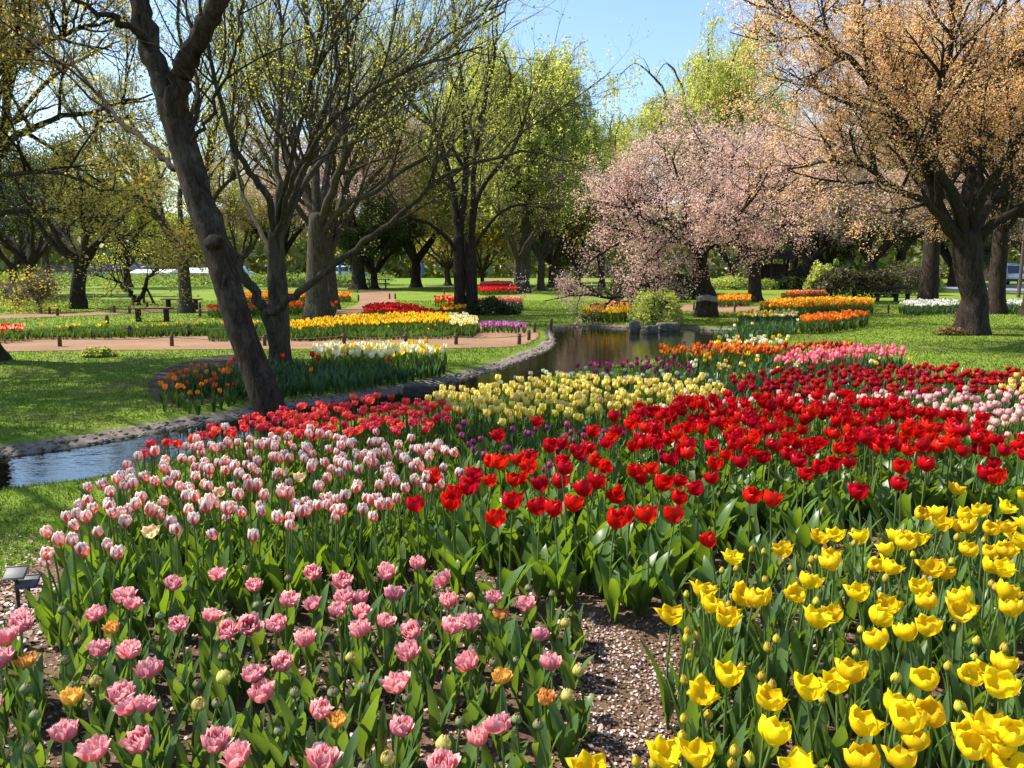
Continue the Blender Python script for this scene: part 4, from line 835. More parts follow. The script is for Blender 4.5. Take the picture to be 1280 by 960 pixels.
g = Geo(); g.add([(-2.2, -1.7, 2.38), (2.2, -1.7, 2.38), (2.2, 1.9, 2.38), (-2.2, 1.9, 2.38), (-.8, .1, 3.2), (.8, .1, 3.2)], [[0, 1, 5, 4], [2, 3, 4, 5]]); g.add([(-2.2, -1.7, 2.38), (2.2, -1.7, 2.38), (2.2, 1.9, 2.38), (-2.2, 1.9, 2.38), (-.8, .1, 3.2), (.8, .1, 3.2)], [[1, 2, 5], [3, 0, 4]]); g.build('roof', M_DWOOD, root, False)

# ------------------------------------------------------------------ tulips
def petal(g, th0, Rm, H, half, tip, rng, nu=5, nv=7, edge=0.0, wav=0.0, bulge=.42, base=.18, tilt=0.0, pt=1.0, mat=0):
    """one petal of a cup: th0 angle, Rm belly radius, H height, half-angle, tip radius factor, edge curl out(+)/in(-)"""
    v = np.linspace(0, 1, nv)[:, None]; u = np.linspace(-1, 1, nu)[None]
    up = np.minimum(v / bulge, 1); r = Rm * (base + (1 - base) * np.sin(up * math.pi / 2) ** .8)
    dn = np.clip((v - bulge) / (1 - bulge), 0, 1); r = r * (1 + (tip - 1) * dn ** 1.6)
    wdt = half * np.minimum(1, (.55 + .9 * v)) * (1 - np.clip((v - .55) / .45, 0, 1) ** 2.2 * pt)
    ph = th0 + u * wdt + rng.normal() * .06; ru = r * (1 + edge * u ** 2 * (0.3 + v)) + wav * Rm * v * np.sin(u * 5 + rng.uniform(0, 6)) * .5
    z = H * (v ** .85) * (1 - .05 * u ** 2) + wav * H * .15 * v * np.sin(u * 7 + rng.uniform(0, 6))
    ru = ru + tilt * v * Rm
    V = np.stack([ru * np.cos(ph), ru * np.sin(ph), z + 0 * u], -1).reshape(-1, 3)
    i = (np.arange(nv - 1)[:, None] * nu + np.arange(nu - 1)).ravel(); uv = np.stack([(u + 1) / 2 + 0 * v, v + 0 * u], -1).reshape(-1, 2)
    g.add(V, np.stack([i, i + 1, i + nu + 1, i + nu], 1), mat, uv)
def flower_mesh(kind, seed, mats):
    g = Geo(); r = np.random.default_rng(seed); U = r.uniform
    if kind == 'cup':            # classic closed goblet
        for k in range(3): petal(g, k * 2.094 + .0, .0235, .063, 1.0, U(.7, .95), r, edge=-.05, wav=.04)
        for k in range(3): petal(g, k * 2.094 + 1.05, .0275, .061, .95, U(.75, 1.05), r, edge=-.12, wav=.04)
    elif kind == 'wide':         # coral, crimson: short flat-topped cup
        for k in range(3): petal(g, k * 2.094, .028, .054, 1.0, U(.8, 1.0), r, edge=-.08, wav=.06)
        for k in range(3): petal(g, k * 2.094 + 1.05, .032, .052, .95, U(.85, 1.15), r, edge=-.15, wav=.06)
    elif kind == 'egg':          # striped: rounded closed
        for k in range(3): petal(g, k * 2.094, .0235, .062, 1.05, U(.5, .75), r, edge=-.05, wav=.05)
        for k in range(3): petal(g, k * 2.094 + 1.05, .0275, .060, .95, U(.55, .9), r, edge=-.12, wav=.06)
    elif kind == 'red':          # large loose cup with pointed tips
        o = U(.75, 1.15)
        for k in range(3): petal(g, k * 2.094, .036, .072, .95, o * U(.75, .95), r, edge=-.08, wav=.06)
        for k in range(3): petal(g, k * 2.094 + 1.05, .041, .070, .9, o * U(.95, 1.35), r, edge=-.15, wav=.08)
    elif kind == 'open':         # yellow: wide bowl with flaring points
        o = U(.62, 1.3)
        for k in range(3): petal(g, k * 2.094, .036, .064, .85, o * U(.95, 1.1), r, edge=-.1, wav=.08, bulge=.55)
        for k in range(3): petal(g, k * 2.094 + 1.05, .041, .060, .85, o * U(1.15, 1.45), r, edge=-.2, wav=.1, bulge=.5)
    elif kind == 'double':       # peony-like, many ruffled petals
        for w, (R_, H_, n, t) in enumerate(((.011, .054, 4, 1.0), (.019, .060, 6, 1.0), (.026, .061, 7, 1.02), (.032, .058, 7, 1.08), (.037, .050, 6, 1.22))):
            for k in range(n): petal(g, k * 6.283 / n + w * .5 + U(-.2, .2), R_ * U(.9, 1.1), H_ * U(.88, 1.1), U(.5, .66), t * U(.85, 1.15), r, edge=U(-.25, .05), wav=.15, bulge=.5, pt=.62)
    elif kind == 'bud':
        for k in range(3): petal(g, k * 2.094, .011, .043, 1.1, .25, r, 5, 7)
        for k in range(3): petal(g, k * 2.094 + 1.05, .0135, .042, 1.05, .3, r, 5, 7)
    elif kind == 'fatbud':
        for k in range(3): petal(g, k * 2.094, .015, .038, 1.1, .3, r, 5, 7)
        for k in range(3): petal(g, k * 2.094 + 1.05, .0175, .037, 1.05, .38, r, 5, 7)
    return g.mesh('flower', mats, True, True)
def leaf_geo(g, L, W, bend, rng, th=0.0, tw=0.0, n=8, r0=.008, mat=0, start=.12, nu=4):
    v = np.linspace(0, 1, n + 1); el = math.pi / 2 - start - bend * v ** 1.8; ds = L / n
    hx = r0 + np.r_[0, np.cumsum(np.cos(el[:-1]) * ds)]; hz = np.r_[0, np.cumsum(np.sin(el[:-1]) * ds)]
    w = W * (np.sin(math.pi * np.clip(.1 + .9 * v, 0, 1) ** .85) ** .75) ; w[0] = W * .35; w[-1] = W * .02
    nn = np.c_[-np.sin(el), np.cos(el)]; u = np.linspace(-1, 1, nu); a = tw * v
    fold = (.42 - .25 * v)
    V = []
    for j in range(nu):
        x = u[j] * w; lift = np.abs(u[j]) ** 1.5 * w * fold + .09 * W * np.sin(v * 9 + u[j] * 2 + th * 3) * abs(u[j])
        lx = hx + nn[:, 0] * lift; ly = x * np.cos(a); lz = hz + nn[:, 1] * lift + x * np.sin(a)
        V.append(np.c_[lx * math.cos(th) - ly * math.sin(th), lx * math.sin(th) + ly * math.cos(th), lz])
    V = np.stack(V, 1).reshape(-1, 3); i = (np.arange(n)[:, None] * nu + np.arange(nu - 1)).ravel()
    uv = np.stack([np.tile((u + 1) / 2, n + 1), np.repeat(v, nu)], -1); g.add(V, np.stack([i, i + 1, i + nu + 1, i + nu], 1), mat, uv)
def leaf_meshes(n, L, W, bends, mat, seed):
    r = np.random.default_rng(seed); out = []
    for i in range(n):
        g = Geo(); leaf_geo(g, L * r.uniform(.8, 1.15), W * r.uniform(.8, 1.2), r.uniform(*bends), r, 0, r.uniform(-.5, .5), start=r.uniform(.08, .32)); out.append(g.mesh('leaf', [mat], True, True))
    return out
def stem_mesh(mat, seed, rad=.0042):
    r = np.random.default_rng(seed); g = Geo(); t = np.linspace(0, 1, 6); b = r.normal(size=2) * .018
    tubes(g, [np.c_[b[0] * np.sin(t * math.pi), b[1] * np.sin(t * math.pi), t]], [rad * (1.15 - .25 * t)], 7); return g.mesh('stem', [mat])
def foliage_mesh(mat_leaf, seed, L, W, nl, h, n=5, nu=3):
    g = Geo(); r = np.random.default_rng(seed); a0 = r.uniform(0, 6)
    for k in range(nl): leaf_geo(g, L * r.uniform(.75, 1.1), W * r.uniform(.8, 1.2), r.uniform(.2, 1.1), r, a0 + k * 2.4, r.uniform(-.4, .4), n, start=r.uniform(.08, .3), nu=nu)
    t = np.linspace(0, 1, 4); V0 = g.n; tubes(g, [np.c_[.01 * np.sin(t * 3.1), 0 * t, t * h]], [np.full(4, .004)], 5); g.U[-1] = np.zeros((20, 2))
    return g.mesh('foliage', [mat_leaf], True, True)

M_TL = tulip_leaf_mat('tulip_leaf', (.08, .155, .032), (.12, .215, .034)); M_TL2 = tulip_leaf_mat('grey_tulip_leaf', (.075, .145, .05), (.11, .19, .052)); M_STEM = tulip_leaf_mat('tulip_stem', (.09, .15, .03), (.12, .18, .045), .15)
PM = dict(
    pink=petal_mat('pink_petal', [(0, (.66, .52, .32)), (.3, (.80, .22, .25)), (.7, (.86, .30, .34)), (1, (.90, .56, .54))], hv=.008, vv=(.85, 1.1)),
    apricot=petal_mat('apricot_petal', [(0, (.6, .5, .12)), (.4, (.82, .46, .07)), (1, (.85, .42, .12))], hv=.03),
    lemon=petal_mat('lemon_petal', [(0, (.35, .42, .08)), (.5, (.65, .58, .14)), (1, (.75, .66, .25))], hv=.02),
    greenbud=petal_mat('green_bud', [(0, (.12, .19, .05)), (.6, (.20, .25, .09)), (1, (.32, .26, .15))], transl=.25, hv=.03),
    yellow=petal_mat('yellow_petal', [(0, (.55, .50, .02)), (.3, (.86, .62, .006)), (1, (.90, .68, .012))], hv=.01, vv=(.9, 1.08)),
    yellowbud=petal_mat('yellow_bud', [(0, (.22, .30, .05)), (.5, (.55, .47, .05)), (1, (.72, .50, .05))], hv=.02, transl=.3),
    red=petal_mat('red_petal', [(0, (.48, .010, .006)), (.3, (.62, .003, .006)), (1, (.68, .005, .008))], hv=.005, vv=(.75, 1.15), rough=.35, transl=.52),
    striped=petal_mat('striped_petal', [(0, (.80, .48, .36)), (.35, (.84, .72, .64)), (1, (.88, .82, .76))], flame=((.74, .12, .09), .40, .42), hv=.01),
    peach=petal_mat('peach_petal', [(0, (.7, .55, .2)), (.5, (.86, .62, .36)), (1, (.88, .68, .45))], hv=.02),
    coral=petal_mat('coral_petal', [(0, (.72, .10, .06)), (.4, (.78, .045, .05)), (1, (.85, .10, .10))], hv=.012),
    pale=petal_mat('pale_yellow_petal', [(0, (.70, .64, .10)), (.4, (.87, .66, .06)), (1, (.88, .74, .18))], edge=((.88, .82, .46), 1.0), hv=.012),
    cream=petal_mat('cream_petal', [(0, (.55, .58, .25)), (.5, (.80, .78, .52)), (1, (.85, .82, .66))], hv=.012),
    purple=petal_mat('purple_petal', [(0, (.26, .06, .16)), (.5, (.50, .06, .25)), (1, (.62, .12, .36))], hv=.03, vv=(.6, 1.2)),
    plum=petal_mat('plum_petal', [(0, (.10, .05, .06)), (.5, (.16, .035, .09)), (1, (.22, .05, .13))], hv=.02, vv=(.7, 1.2), transl=.3),
    crimson=petal_mat('crimson_petal', [(0, (.36, .008, .015)), (.5, (.50, .005, .016)), (1, (.60, .012, .028))], hv=.008, vv=(.75, 1.15)),
    shell=petal_mat('shell_pink_petal', [(0, (.75, .60, .38)), (.4, (.84, .46, .42)), (1, (.87, .54, .50))], hv=.025),
    orange=petal_mat('orange_petal', [(0, (.72, .30, .02)), (.5, (.80, .20, .012)), (1, (.85, .30, .03))], hv=.015),
)
RT = np.random.default_rng(2024)
def variety(key, mats, kind, name, label, group, h, hj, L, W, bends, leafm, near=True, nf=5, fs=1.0, nleaf=(3, 4), cat='tulip', tilt=.12, seed=0):
    return dict(name=name, label=label, group=group, h=h, hj=hj, near=near, fs=fs, nleaf=nleaf, cat=cat, tilt=tilt,
                fl=[flower_mesh(kind, 100 + seed * 17 + i, mats) for i in range(nf)],
                lv=leaf_meshes(6, L, W, bends, leafm, 7 + seed) if near else None, st=[stem_mesh(M_STEM, 9 + i) for i in range(4)] if near else None,
                fo=None if near else [foliage_mesh(leafm, 31 + seed * 7 + i, L, W, 4, h) for i in range(6)])
def plant(v, x, y, h, label=None, group=None, fs=1.0, base_z=0.0):
    o = thing(v['name'], label or v['label'], v['cat'], (x, y, base_z), RT.uniform(0, 6.28), group or v['group'])
    tx, ty = RT.normal(size=2) * .045; o.rotation_euler = (tx, ty, o.rotation_euler.z)
    f = bpy.data.objects.new('flower', v['fl'][RT.integers(len(v['fl']))]); col.objects.link(f); f.parent = o; f.location = (0, 0, h - .03)
    a, b = RT.normal(size=2) * v['tilt']; f.rotation_euler = (a, b, RT.uniform(0, 6.28)); s = v['fs'] * fs * RT.uniform(.88, 1.12); f.scale = (s, s, s * RT.uniform(.92, 1.06))
    if v['near']:
        t = bpy.data.objects.new('stem', v['st'][RT.integers(4)]); col.objects.link(t); t.parent = o; t.scale = (1, 1, h - .028); t.rotation_euler = (0, 0, RT.uniform(0, 6.28))
        n = RT.integers(v['nleaf'][0], v['nleaf'][1] + 1); a0 = RT.uniform(0, 6.28)
        for k in range(n):
            l = bpy.data.objects.new('leaf', v['lv'][RT.integers(len(v['lv']))]); col.objects.link(l); l.parent = o
            l.location = (0, 0, .01 + .02 * k); l.rotation_euler = (0, 0, a0 + k * 2.4 + RT.uniform(-.5, .5)); s = RT.uniform(.75, 1.1) * (1 - .12 * k); l.scale = (s, s, s)
    else:
        l = bpy.data.objects.new('foliage', v['fo'][RT.integers(len(v['fo']))]); col.objects.link(l); l.parent = o; l.rotation_euler = (0, 0, RT.uniform(0, 6.28)); l.scale = (1, 1, h / v['h'])
    return o
def scatter(poly, s, rng, jit=.32, ang=.3):
    lo = poly.min(0); hi = poly.max(0); c = (lo + hi) / 2; d = np.linalg.norm(hi - lo) / 2 + s
    k = np.arange(-d, d, s); A, B = np.meshgrid(k, k * .87); A = A + (np.arange(len(k))[:, None] % 2) * s / 2
    p = np.c_[A.ravel(), B.ravel()] + rng.uniform(-jit, jit, (A.size, 2)) * s
    R2 = np.array(((math.cos(ang), -math.sin(ang)), (math.sin(ang), math.cos(ang)))); p = p @ R2.T + c
    return p[inside(p, poly)]
def dedupe(lst, d=7):
    out = []
    for p in lst:
        if all((p[0] - q[0]) ** 2 + (p[1] - q[1]) ** 2 > d * d for q in out): out.append(p)
    return out
def crop(x0, y0, s, lst): return [(x0 + a / s, y0 + b / s) for a, b in lst]

V_PINK = variety('pink', [PM['pink']], 'double', 'pink_double_tulip', 'ruffled pink double tulip in the sparse bed nearest the viewer', 'pink double tulips in the nearest bed', .33, .03, .24, .03, (.15, .8), M_TL2, nf=9, nleaf=(5, 6), fs=.92, tilt=.22, seed=1)
V_APR = variety('apricot', [PM['apricot']], 'double', 'apricot_double_tulip', 'apricot orange double tulip among the pink double tulips', 'apricot double tulips among the pink ones', .31, .03, .24, .03, (.15, .8), M_TL2, nf=3, fs=.78, nleaf=(3, 4), seed=2)
V_LEM = variety('lemon', [PM['lemon']], 'fatbud', 'lemon_tulip_bud', 'half-open pale lemon bud among the pink double tulips', 'lemon buds among the pink tulips', .28, .03, .23, .03, (.15, .8), M_TL2, nf=3, fs=1.2, nleaf=(3, 4), seed=3)
V_GB = variety('gb', [PM['greenbud']], 'fatbud', 'green_tulip_bud', 'closed green tulip bud between the pink double tulips', 'closed green buds in the pink bed', .25, .04, .24, .03, (.15, .8), M_TL2, nf=3, nleaf=(4, 5), seed=4)
V_YEL = variety('y', [PM['yellow']], 'open', 'yellow_tulip', 'bright yellow tulip with wide open pointed petals in the yellow bed', 'bright yellow tulips in the yellow bed', .42, .03, .30, .026, (.1, .7), M_TL2, nf=14, nleaf=(4, 5), tilt=.26, seed=5)
V_YB = variety('yb', [PM['yellowbud']], 'bud', 'yellow_tulip_bud', 'slim closed yellowish bud among the open yellow tulips', 'closed buds in the yellow bed', .36, .05, .30, .026, (.1, .6), M_TL2, nf=3, nleaf=(4, 5), seed=6)
V_RED = variety('r', [PM['red']], 'red', 'red_tulip', 'large bright red tulip with pointed petals in the tall red bed', 'large red tulips in the tall red bed', .50, .035, .36, .044, (.15, 1.2), M_TL, nf=8, nleaf=(3, 4), tilt=.2, fs=1.08, seed=7)
V_STR = variety('s', [PM['striped']], 'egg', 'striped_tulip', 'white tulip with red flames up its closed petals in the striped bed', 'white and red striped tulips', .46, .035, .30, .030, (.1, .9), M_TL, nf=10, nleaf=(3, 4), tilt=.17, fs=1.0, seed=8)
V_PEA = variety('p', [PM['peach']], 'open', 'peach_tulip', 'pale peach open tulip scattered among the striped tulips', 'peach tulips among the striped ones', .44, .03, .28, .028, (.1, .8), M_TL, nf=3, fs=.8, seed=9)
V_COR = variety('c', [PM['coral']], 'wide', 'coral_tulip', 'coral red cup tulip in the bed around the leaning trunk', 'coral red tulips by the leaning trunk', .46, .03, .30, .03, (.1, .8), M_TL, False, fs=1.0, seed=10)
V_PAL = variety('pl', [PM['pale']], 'cup', 'pale_yellow_tulip', 'pale yellow cup tulip with whitish edges in the bed beside the stream', 'pale yellow tulips beside the stream', .44, .03, .30, .03, (.1, .8), M_TL2, False, fs=1.08, seed=11)
V_CRE = variety('cr', [PM['cream']], 'cup', 'cream_tulip', 'small creamy white tulip along the water edge behind the pale yellow ones', 'cream tulips at the water edge', .38, .03, .26, .025, (.1, .8), M_TL2, False, fs=.85, seed=12)
V_PUR = variety('pu', [PM['purple']], 'cup', 'purple_tulip', 'small purple tulip in the low patch between pale yellow and red tulips', 'purple tulips in the low patch', .37, .04, .26, .025, (.1, .8), M_TL2, False, fs=.72, seed=13)
V_CRI = variety('cm', [PM['crimson']], 'wide', 'crimson_tulip', 'deep crimson tulip in the long band behind the red and shell pink beds', 'crimson tulips in the long rear band', .45, .03, .30, .03, (.1, .8), M_TL2, False, fs=1.05, seed=14)
V_SHE = variety('sh', [PM['shell']], 'egg', 'shell_pink_tulip', 'shell pink rounded tulip packed behind the tall red bed', 'shell pink tulips behind the red bed', .42, .03, .28, .03, (.1, .8), M_TL, False, fs=1.02, seed=15)

pink = crop(0, 680, 3.2, [(865, 112), (688, 160), (485, 203), (520, 237), (375, 268), (990, 165), (1143, 218), (1238, 226), (735, 293), (815, 293), (105, 280), (95, 320), (35, 370), (920, 335), (992, 310), (1118, 322), (1222, 370), (413, 408), (522, 430), (628, 492), (1137, 463), (1022, 508), (480, 592), (1053, 592), (595, 635), (545, 655), (258, 757), (408, 812), (590, 775), (880, 775), (1228, 670), (1005, 850), (-10, 470), (-40, 640)]) + \
    crop(350, 680, 3.2, [(143, 102), (240, 146), (400, 88), (530, 77), (462, 112), (668, 140), (260, 222), (340, 215), (320, 262), (222, 270), (458, 210), (660, 222), (875, 203), (975, 237), (428, 305), (540, 318), (322, 347), (690, 325), (755, 310), (1035, 357), (540, 440), (760, 470), (1100, 483), (483, 557), (458, 722), (775, 780), (893, 717), (683, 865), (155, 890)])
apr = crop(0, 680, 3.2, [(118, 467), (262, 625), (462, 330)]) + crop(350, 680, 3.2, [(880, 518), (1060, 612), (242, 698), (888, 278)])
lem = crop(0, 680, 3.2, [(770, 628), (990, 90), (900, 530), (385, 535)]) + crop(350, 680, 3.2, [(268, 460), (755, 208), (660, 800), (1147, 605), (1185, 497), (1145, 308), (472, 828)])
yel = crop(900, 660, 3.2, [(68, 112), (275, 95), (385, 30), (467, 28), (418, 115), (500, 147), (595, 125), (708, 168), (680, 80), (740, 50), (780, 50), (615, 28), (340, 210), (65, 270), (145, 290), (210, 268), (272, 250), (585, 255), (715, 315), (800, 230), (845, 302), (840, 160), (910, 175), (1070, 140), (1020, 85), (1140, 95), (1185, 175), (1120, 260), (1165, 325), (960, 310), (1025, 290), (360, 360), (465, 350), (585, 350), (780, 425), (875, 395), (650, 455), (350, 640), (505, 625), (490, 580), (815, 595), (195, 700), (175, 825), (1010, 560), (1095, 595), (1190, 540), (1195, 670), (560, 790), (670, 720), (735, 765), (815, 845), (880, 770), (950, 790), (1000, 860), (1090, 820), (1180, 830), (1100, 920), (1150, 900), (590, 935), (780, 940), (325, 955), (15, 590), (10, 360)]) + \
    crop(800, 420, 2.667, [(1045, 512), (1275, 530), (940, 590), (1010, 590), (990, 620), (1080, 605), (1145, 585), (1210, 570), (1070, 635), (1120, 640), (1165, 640), (1215, 640), (1270, 625), (585, 665), (655, 660), (780, 660), (860, 675), (915, 685), (830, 710), (495, 720), (610, 730), (760, 730), (1110, 710), (1190, 715), (1240, 710), (1290, 690), (1300, 640)]) + \
    crop(640, 660, 3.2, [(640, 350), (770, 265), (805, 365), (790, 305), (840, 590), (765, 640), (575, 870), (265, 950), (750, 945)])
ybud = crop(900, 660, 3.2, [(70, 540), (180, 560), (185, 620), (75, 845), (300, 885), (160, 935), (45, 925), (705, 575), (755, 665), (980, 490), (1150, 480), (1125, 745), (530, 468), (235, 430), (200, 470), (365, 290), (555, 395), (1015, 440), (960, 720), (190, 90), (575, 60), (355, 135), (535, 10), (975, 75), (420, 660), (950, 400)]) + crop(640, 660, 3.2, [(705, 495), (720, 435), (685, 400), (900, 545), (715, 735), (800, 720), (660, 875), (760, 860), (605, 940), (880, 920), (485, 900), (910, 845), (665, 805), (850, 325), (715, 255), (825, 155), (1010, 85), (1010, 550)])
red = crop(400, 440, 3.2, [(410, 615), (478, 507), (545, 560), (545, 612), (590, 548), (620, 490), (668, 520), (690, 443), (765, 520), (752, 605), (706, 675), (878, 632), (947, 635), (1005, 620), (1187, 672), (1200, 575), (1275, 660), (895, 283), (720, 340), (790, 430), (845, 430), (905, 380), (955, 440), (1000, 385), (945, 520), (880, 540), (835, 500), (865, 465), (1090, 385), (1060, 412), (1060, 330), (1117, 322), (1165, 345), (1195, 325), (1165, 265), (1115, 440), (1160, 465), (1070, 560), (1075, 525), (1110, 520), (1240, 380), (1265, 490), (1265, 280)]) + \
    crop(800, 420, 2.667, [(105, 610), (20, 610), (355, 535), (430, 548), (735, 527), (130, 543), (70, 500), (125, 480), (190, 510), (250, 480), (15, 480), (45, 445), (1210, 470), (1128, 462), (845, 487), (560, 465), (535, 425), (635, 425), (600, 440), (960, 435), (885, 440), (165, 400), (105, 410), (235, 370), (245, 430), (290, 400), (380, 390), (480, 400), (500, 355), (455, 370), (615, 360), (555, 375), (1145, 275), (1150, 330), (1190, 350), (1260, 370), (845, 360), (890, 335), (810, 265)])
used = []; RESTS = []
def put_list(v, lst, zj=None):
    for px, py in dedupe(lst):
        h = v['h'] + RT.normal() * v['hj'] * .6; p = at(px, py, h); plant(v, p[0], p[1], h); used.append((p[0], p[1]))
def put_poly(v, pts, s, cap, ang=.3, keep=1.0, away=0.0, clip_edge=None):
    poly = pxpoly(pts, v['h']); p = scatter(poly, s, RT, ang=ang); p = p[RT.uniform(size=len(p)) < keep]
    if away and used:
        U_ = np.array(used); p = np.array([q for q in p if ((U_ - q) ** 2).sum(1).min() > away ** 2]).reshape(-1, 2)
    wet = inside(p, STREAM); p = p[~wet]
    p = p[np.argsort((p ** 2).sum(1))]
    for x, y in p[:cap]: plant(v, x, y, v['h'] + RT.normal() * v['hj']); used.append((x, y))
    return p[cap:]
put_list(V_PINK, pink); put_list(V_APR, apr); put_list(V_LEM, lem)
put_poly(V_GB, [(-60, 800), (40, 760), (150, 730), (420, 718), (700, 730), (735, 850), (742, 1010), (-140, 1010)], .155, 130, .2, .8, .085)
put_list(V_YEL, yel); put_list(V_YB, ybud)
put_poly(V_YB, [(840, 760), (900, 700), (1000, 670), (1290, 690), (1330, 1010), (820, 1010)], .15, 110, .1, .8, .075)
one = RT
p = at(895, 677, .40); plant(V_RED, p[0], p[1], .40, 'single small red tulip low in front of the red bed by the first yellow ones', 'lone red tulip', .8)
put_list(V_RED, red)
RESTS.append((V_RED, put_poly(V_RED, [(800, 560), (780, 520), (800, 508), (900, 500), (960, 500), (1060, 496), (1140, 505), (1200, 522), (1275, 550), (1340, 590), (1300, 572), (1180, 566), (1090, 572), (1000, 562), (900, 578)], .135, 172, .3, .9, .062), 'farther large red tulips at the back of the tall red bed'))
put_poly(V_RED, [(590, 600), (650, 568), (720, 540), (780, 525), (800, 570), (760, 600), (690, 625), (610, 625)], .2, 20, .3, .5, .09)
put_poly(V_PEA, [(100, 690), (150, 610), (300, 570), (520, 580), (500, 640), (340, 664), (250, 672)], .6, 12, .5, .9, .06)
RESTS.append((V_STR, put_poly(V_STR, [(40, 690), (85, 640), (100, 612), (160, 578), (230, 556), (300, 545), (380, 545), (470, 543), (530, 548), (590, 572), (592, 585), (560, 600), (510, 632), (460, 650), (400, 655), (340, 664), (250, 672), (160, 680), (105, 697)], .118, 285, .25, .95, .055), 'farther white and red striped tulips at the back of their bed'))
RESTS.append((V_COR, put_poly(V_COR, [(150, 574), (180, 553), (240, 540), (310, 523), (352, 512), (400, 505), (440, 501), (500, 500), (560, 504), (572, 518), (520, 535), (430, 541), (380, 543), (300, 541), (230, 553)], .115, 298, .2, .95, .06), 'farther coral red tulips right of the leaning trunk'))
RESTS.append((V_PAL, put_poly(V_PAL, [(520, 498), (560, 487), (640, 478), (720, 472), (800, 472), (880, 474), (905, 482), (900, 494), (862, 504), (790, 511), (715, 520), (640, 522), (575, 514)], .122, 272, .35, .95), 'farther pale yellow tulips close to the stream'))
put_poly(V_CRE, [(585, 482), (640, 472), (700, 465), (780, 463), (860, 468), (912, 478), (890, 480), (800, 472), (720, 472), (640, 478)], .17, 200, .35, .9, .09)
put_poly(V_PUR, [(545, 540), (590, 528), (650, 526), (720, 524), (775, 524), (790, 548), (740, 568), (690, 580), (630, 580), (580, 562)], .16, 150, .3, .85, .09)
RESTS.append((V_CRI, put_poly(V_CRI, [(905, 480), (930, 470), (980, 464), (1060, 459), (1150, 458), (1290, 463), (1420, 470), (1420, 492), (1290, 484), (1210, 487), (1120, 489), (1000, 493), (930, 488)], .135, 298, .3, .95), 'farther crimson tulips along the lawn side of the band'))
RESTS.append((V_SHE, put_poly(V_SHE, [(770, 522), (870, 500), (1000, 497), (1100, 492), (1200, 489), (1290, 494), (1400, 505), (1420, 540), (1290, 546), (1230, 532), (1160, 510), (1050, 502), (900, 506), (800, 525)], .125, 290, .3, .95), 'farther shell pink tulips at the back of their bed'))
V_PATCH = variety('py', [PM['pale']], 'cup', 'pale_yellow_tulip', 'pale yellow tulip in the small clump at the end of the crimson band', 'small pale yellow clump by the crimson band', .47, .02, .3, .03, (.1, .8), M_TL2, False, fs=1.15, seed=19)
put_poly(V_PATCH, [(1250, 480), (1265, 471), (1290, 469), (1330, 474), (1330, 488), (1270, 488)], .15, 24)

# what exceeds the three hundred nearest of a kind: one mass per variety
def arrays(me):
    V = np.empty(len(me.vertices) * 3, np.float32); me.vertices.foreach_get('co', V); L = np.empty(len(me.loops), np.int32); me.loops.foreach_get('vertex_index', L)
    uv = np.empty(len(L) * 2, np.float32); me.uv_layers[0].data.foreach_get('uv', uv); U = np.zeros((len(me.vertices), 2)); U[L] = uv.reshape(-1, 2); return V.reshape(-1, 3), L.reshape(-1, 4), U
def mass(v, rest, label):
    if not len(rest): return
    g = Geo(); FA = [arrays(m) for m in v['fl']]; OA = [arrays(m) for m in (v['fo'] or [foliage_mesh(M_TL, 900 + i, .32, .034, 4, v['h']) for i in range(5)])]
    for x, y in rest:
        a = RT.uniform(0, 6.28); c, s_ = math.cos(a), math.sin(a); Rz = np.array(((c, s_, 0), (-s_, c, 0), (0, 0, 1))); k = RT.uniform(.88, 1.1); tl = RT.normal(size=2) * .04
        V, Q, U = OA[RT.integers(len(OA))]; W = V @ Rz * (1, 1, k); W[:, :2] += W[:, 2:] * tl; g.add(W + (x, y, 0), Q, 1, U)
        V, Q, U = FA[RT.integers(len(FA))]; e = RT.normal(size=2) * v['tilt']; W = V @ Rz * v['fs'] * RT.uniform(.88, 1.12); W = W + W[:, 2:] * np.r_[e, 0]; h = v['h'] * k - .03
        g.add(W + (x + tl[0] * h, y + tl[1] * h, h), Q, 0, U)
    return stuff(g.build('tulip_bed', [v['fl'][0].materials[0], (v['fo'] or OA_me)[0].materials[0]], None, True, True), label, 'flower bed')
OA_me = [foliage_mesh(M_TL, 990, .3, .03, 3, .4)]
for v_, rest_, lab_ in RESTS: mass(v_, rest_, lab_)

# tulip leaves without flowers that fill the beds between the flowering plants
def leaf_fill(name, label, pts, s, h, mat, L, W, seed, away=.0, keep=1.0, excl=None):
    r = np.random.default_rng(seed); poly = pxpoly(pts, 0); p = scatter(poly, s, r); p = p[~inside(p, STREAM)]; p = p[r.uniform(size=len(p)) < keep]
    g = Geo()
    for x, y in p:
        n0 = g.n; a0 = r.uniform(0, 6)
        for k in range(3): leaf_geo(g, L * r.uniform(.6, 1.1), W * r.uniform(.75, 1.2), r.uniform(.15, 1.0), r, a0 + k * 2.3, r.uniform(-.4, .4), 5, start=r.uniform(.08, .35), nu=3)
        for k in range(1, 4): g.V[-k] = g.V[-k] + (x, y, 0)
    return stuff(g.build(name, mat, None, True, True), label, 'foliage')
leaf_fill('tulip_foliage', 'dense broad green leaves under the red tulips', [(520, 690), (600, 640), (700, 600), (800, 570), (960, 555), (1150, 560), (1400, 620), (1400, 668), (1230, 655), (1110, 655), (1000, 668), (920, 700), (840, 760), (780, 772), (700, 752), (600, 722)], .15, .3, M_TL, .33, .042, 41)
leaf_fill('tulip_foliage', 'green leaves filling between the striped and coral tulips', [(80, 745), (70, 700), (120, 650), (180, 610), (330, 575), (470, 560), (600, 560), (660, 570), (600, 620), (540, 690), (420, 712), (250, 722)], .15, .3, M_TL, .28, .03, 42)
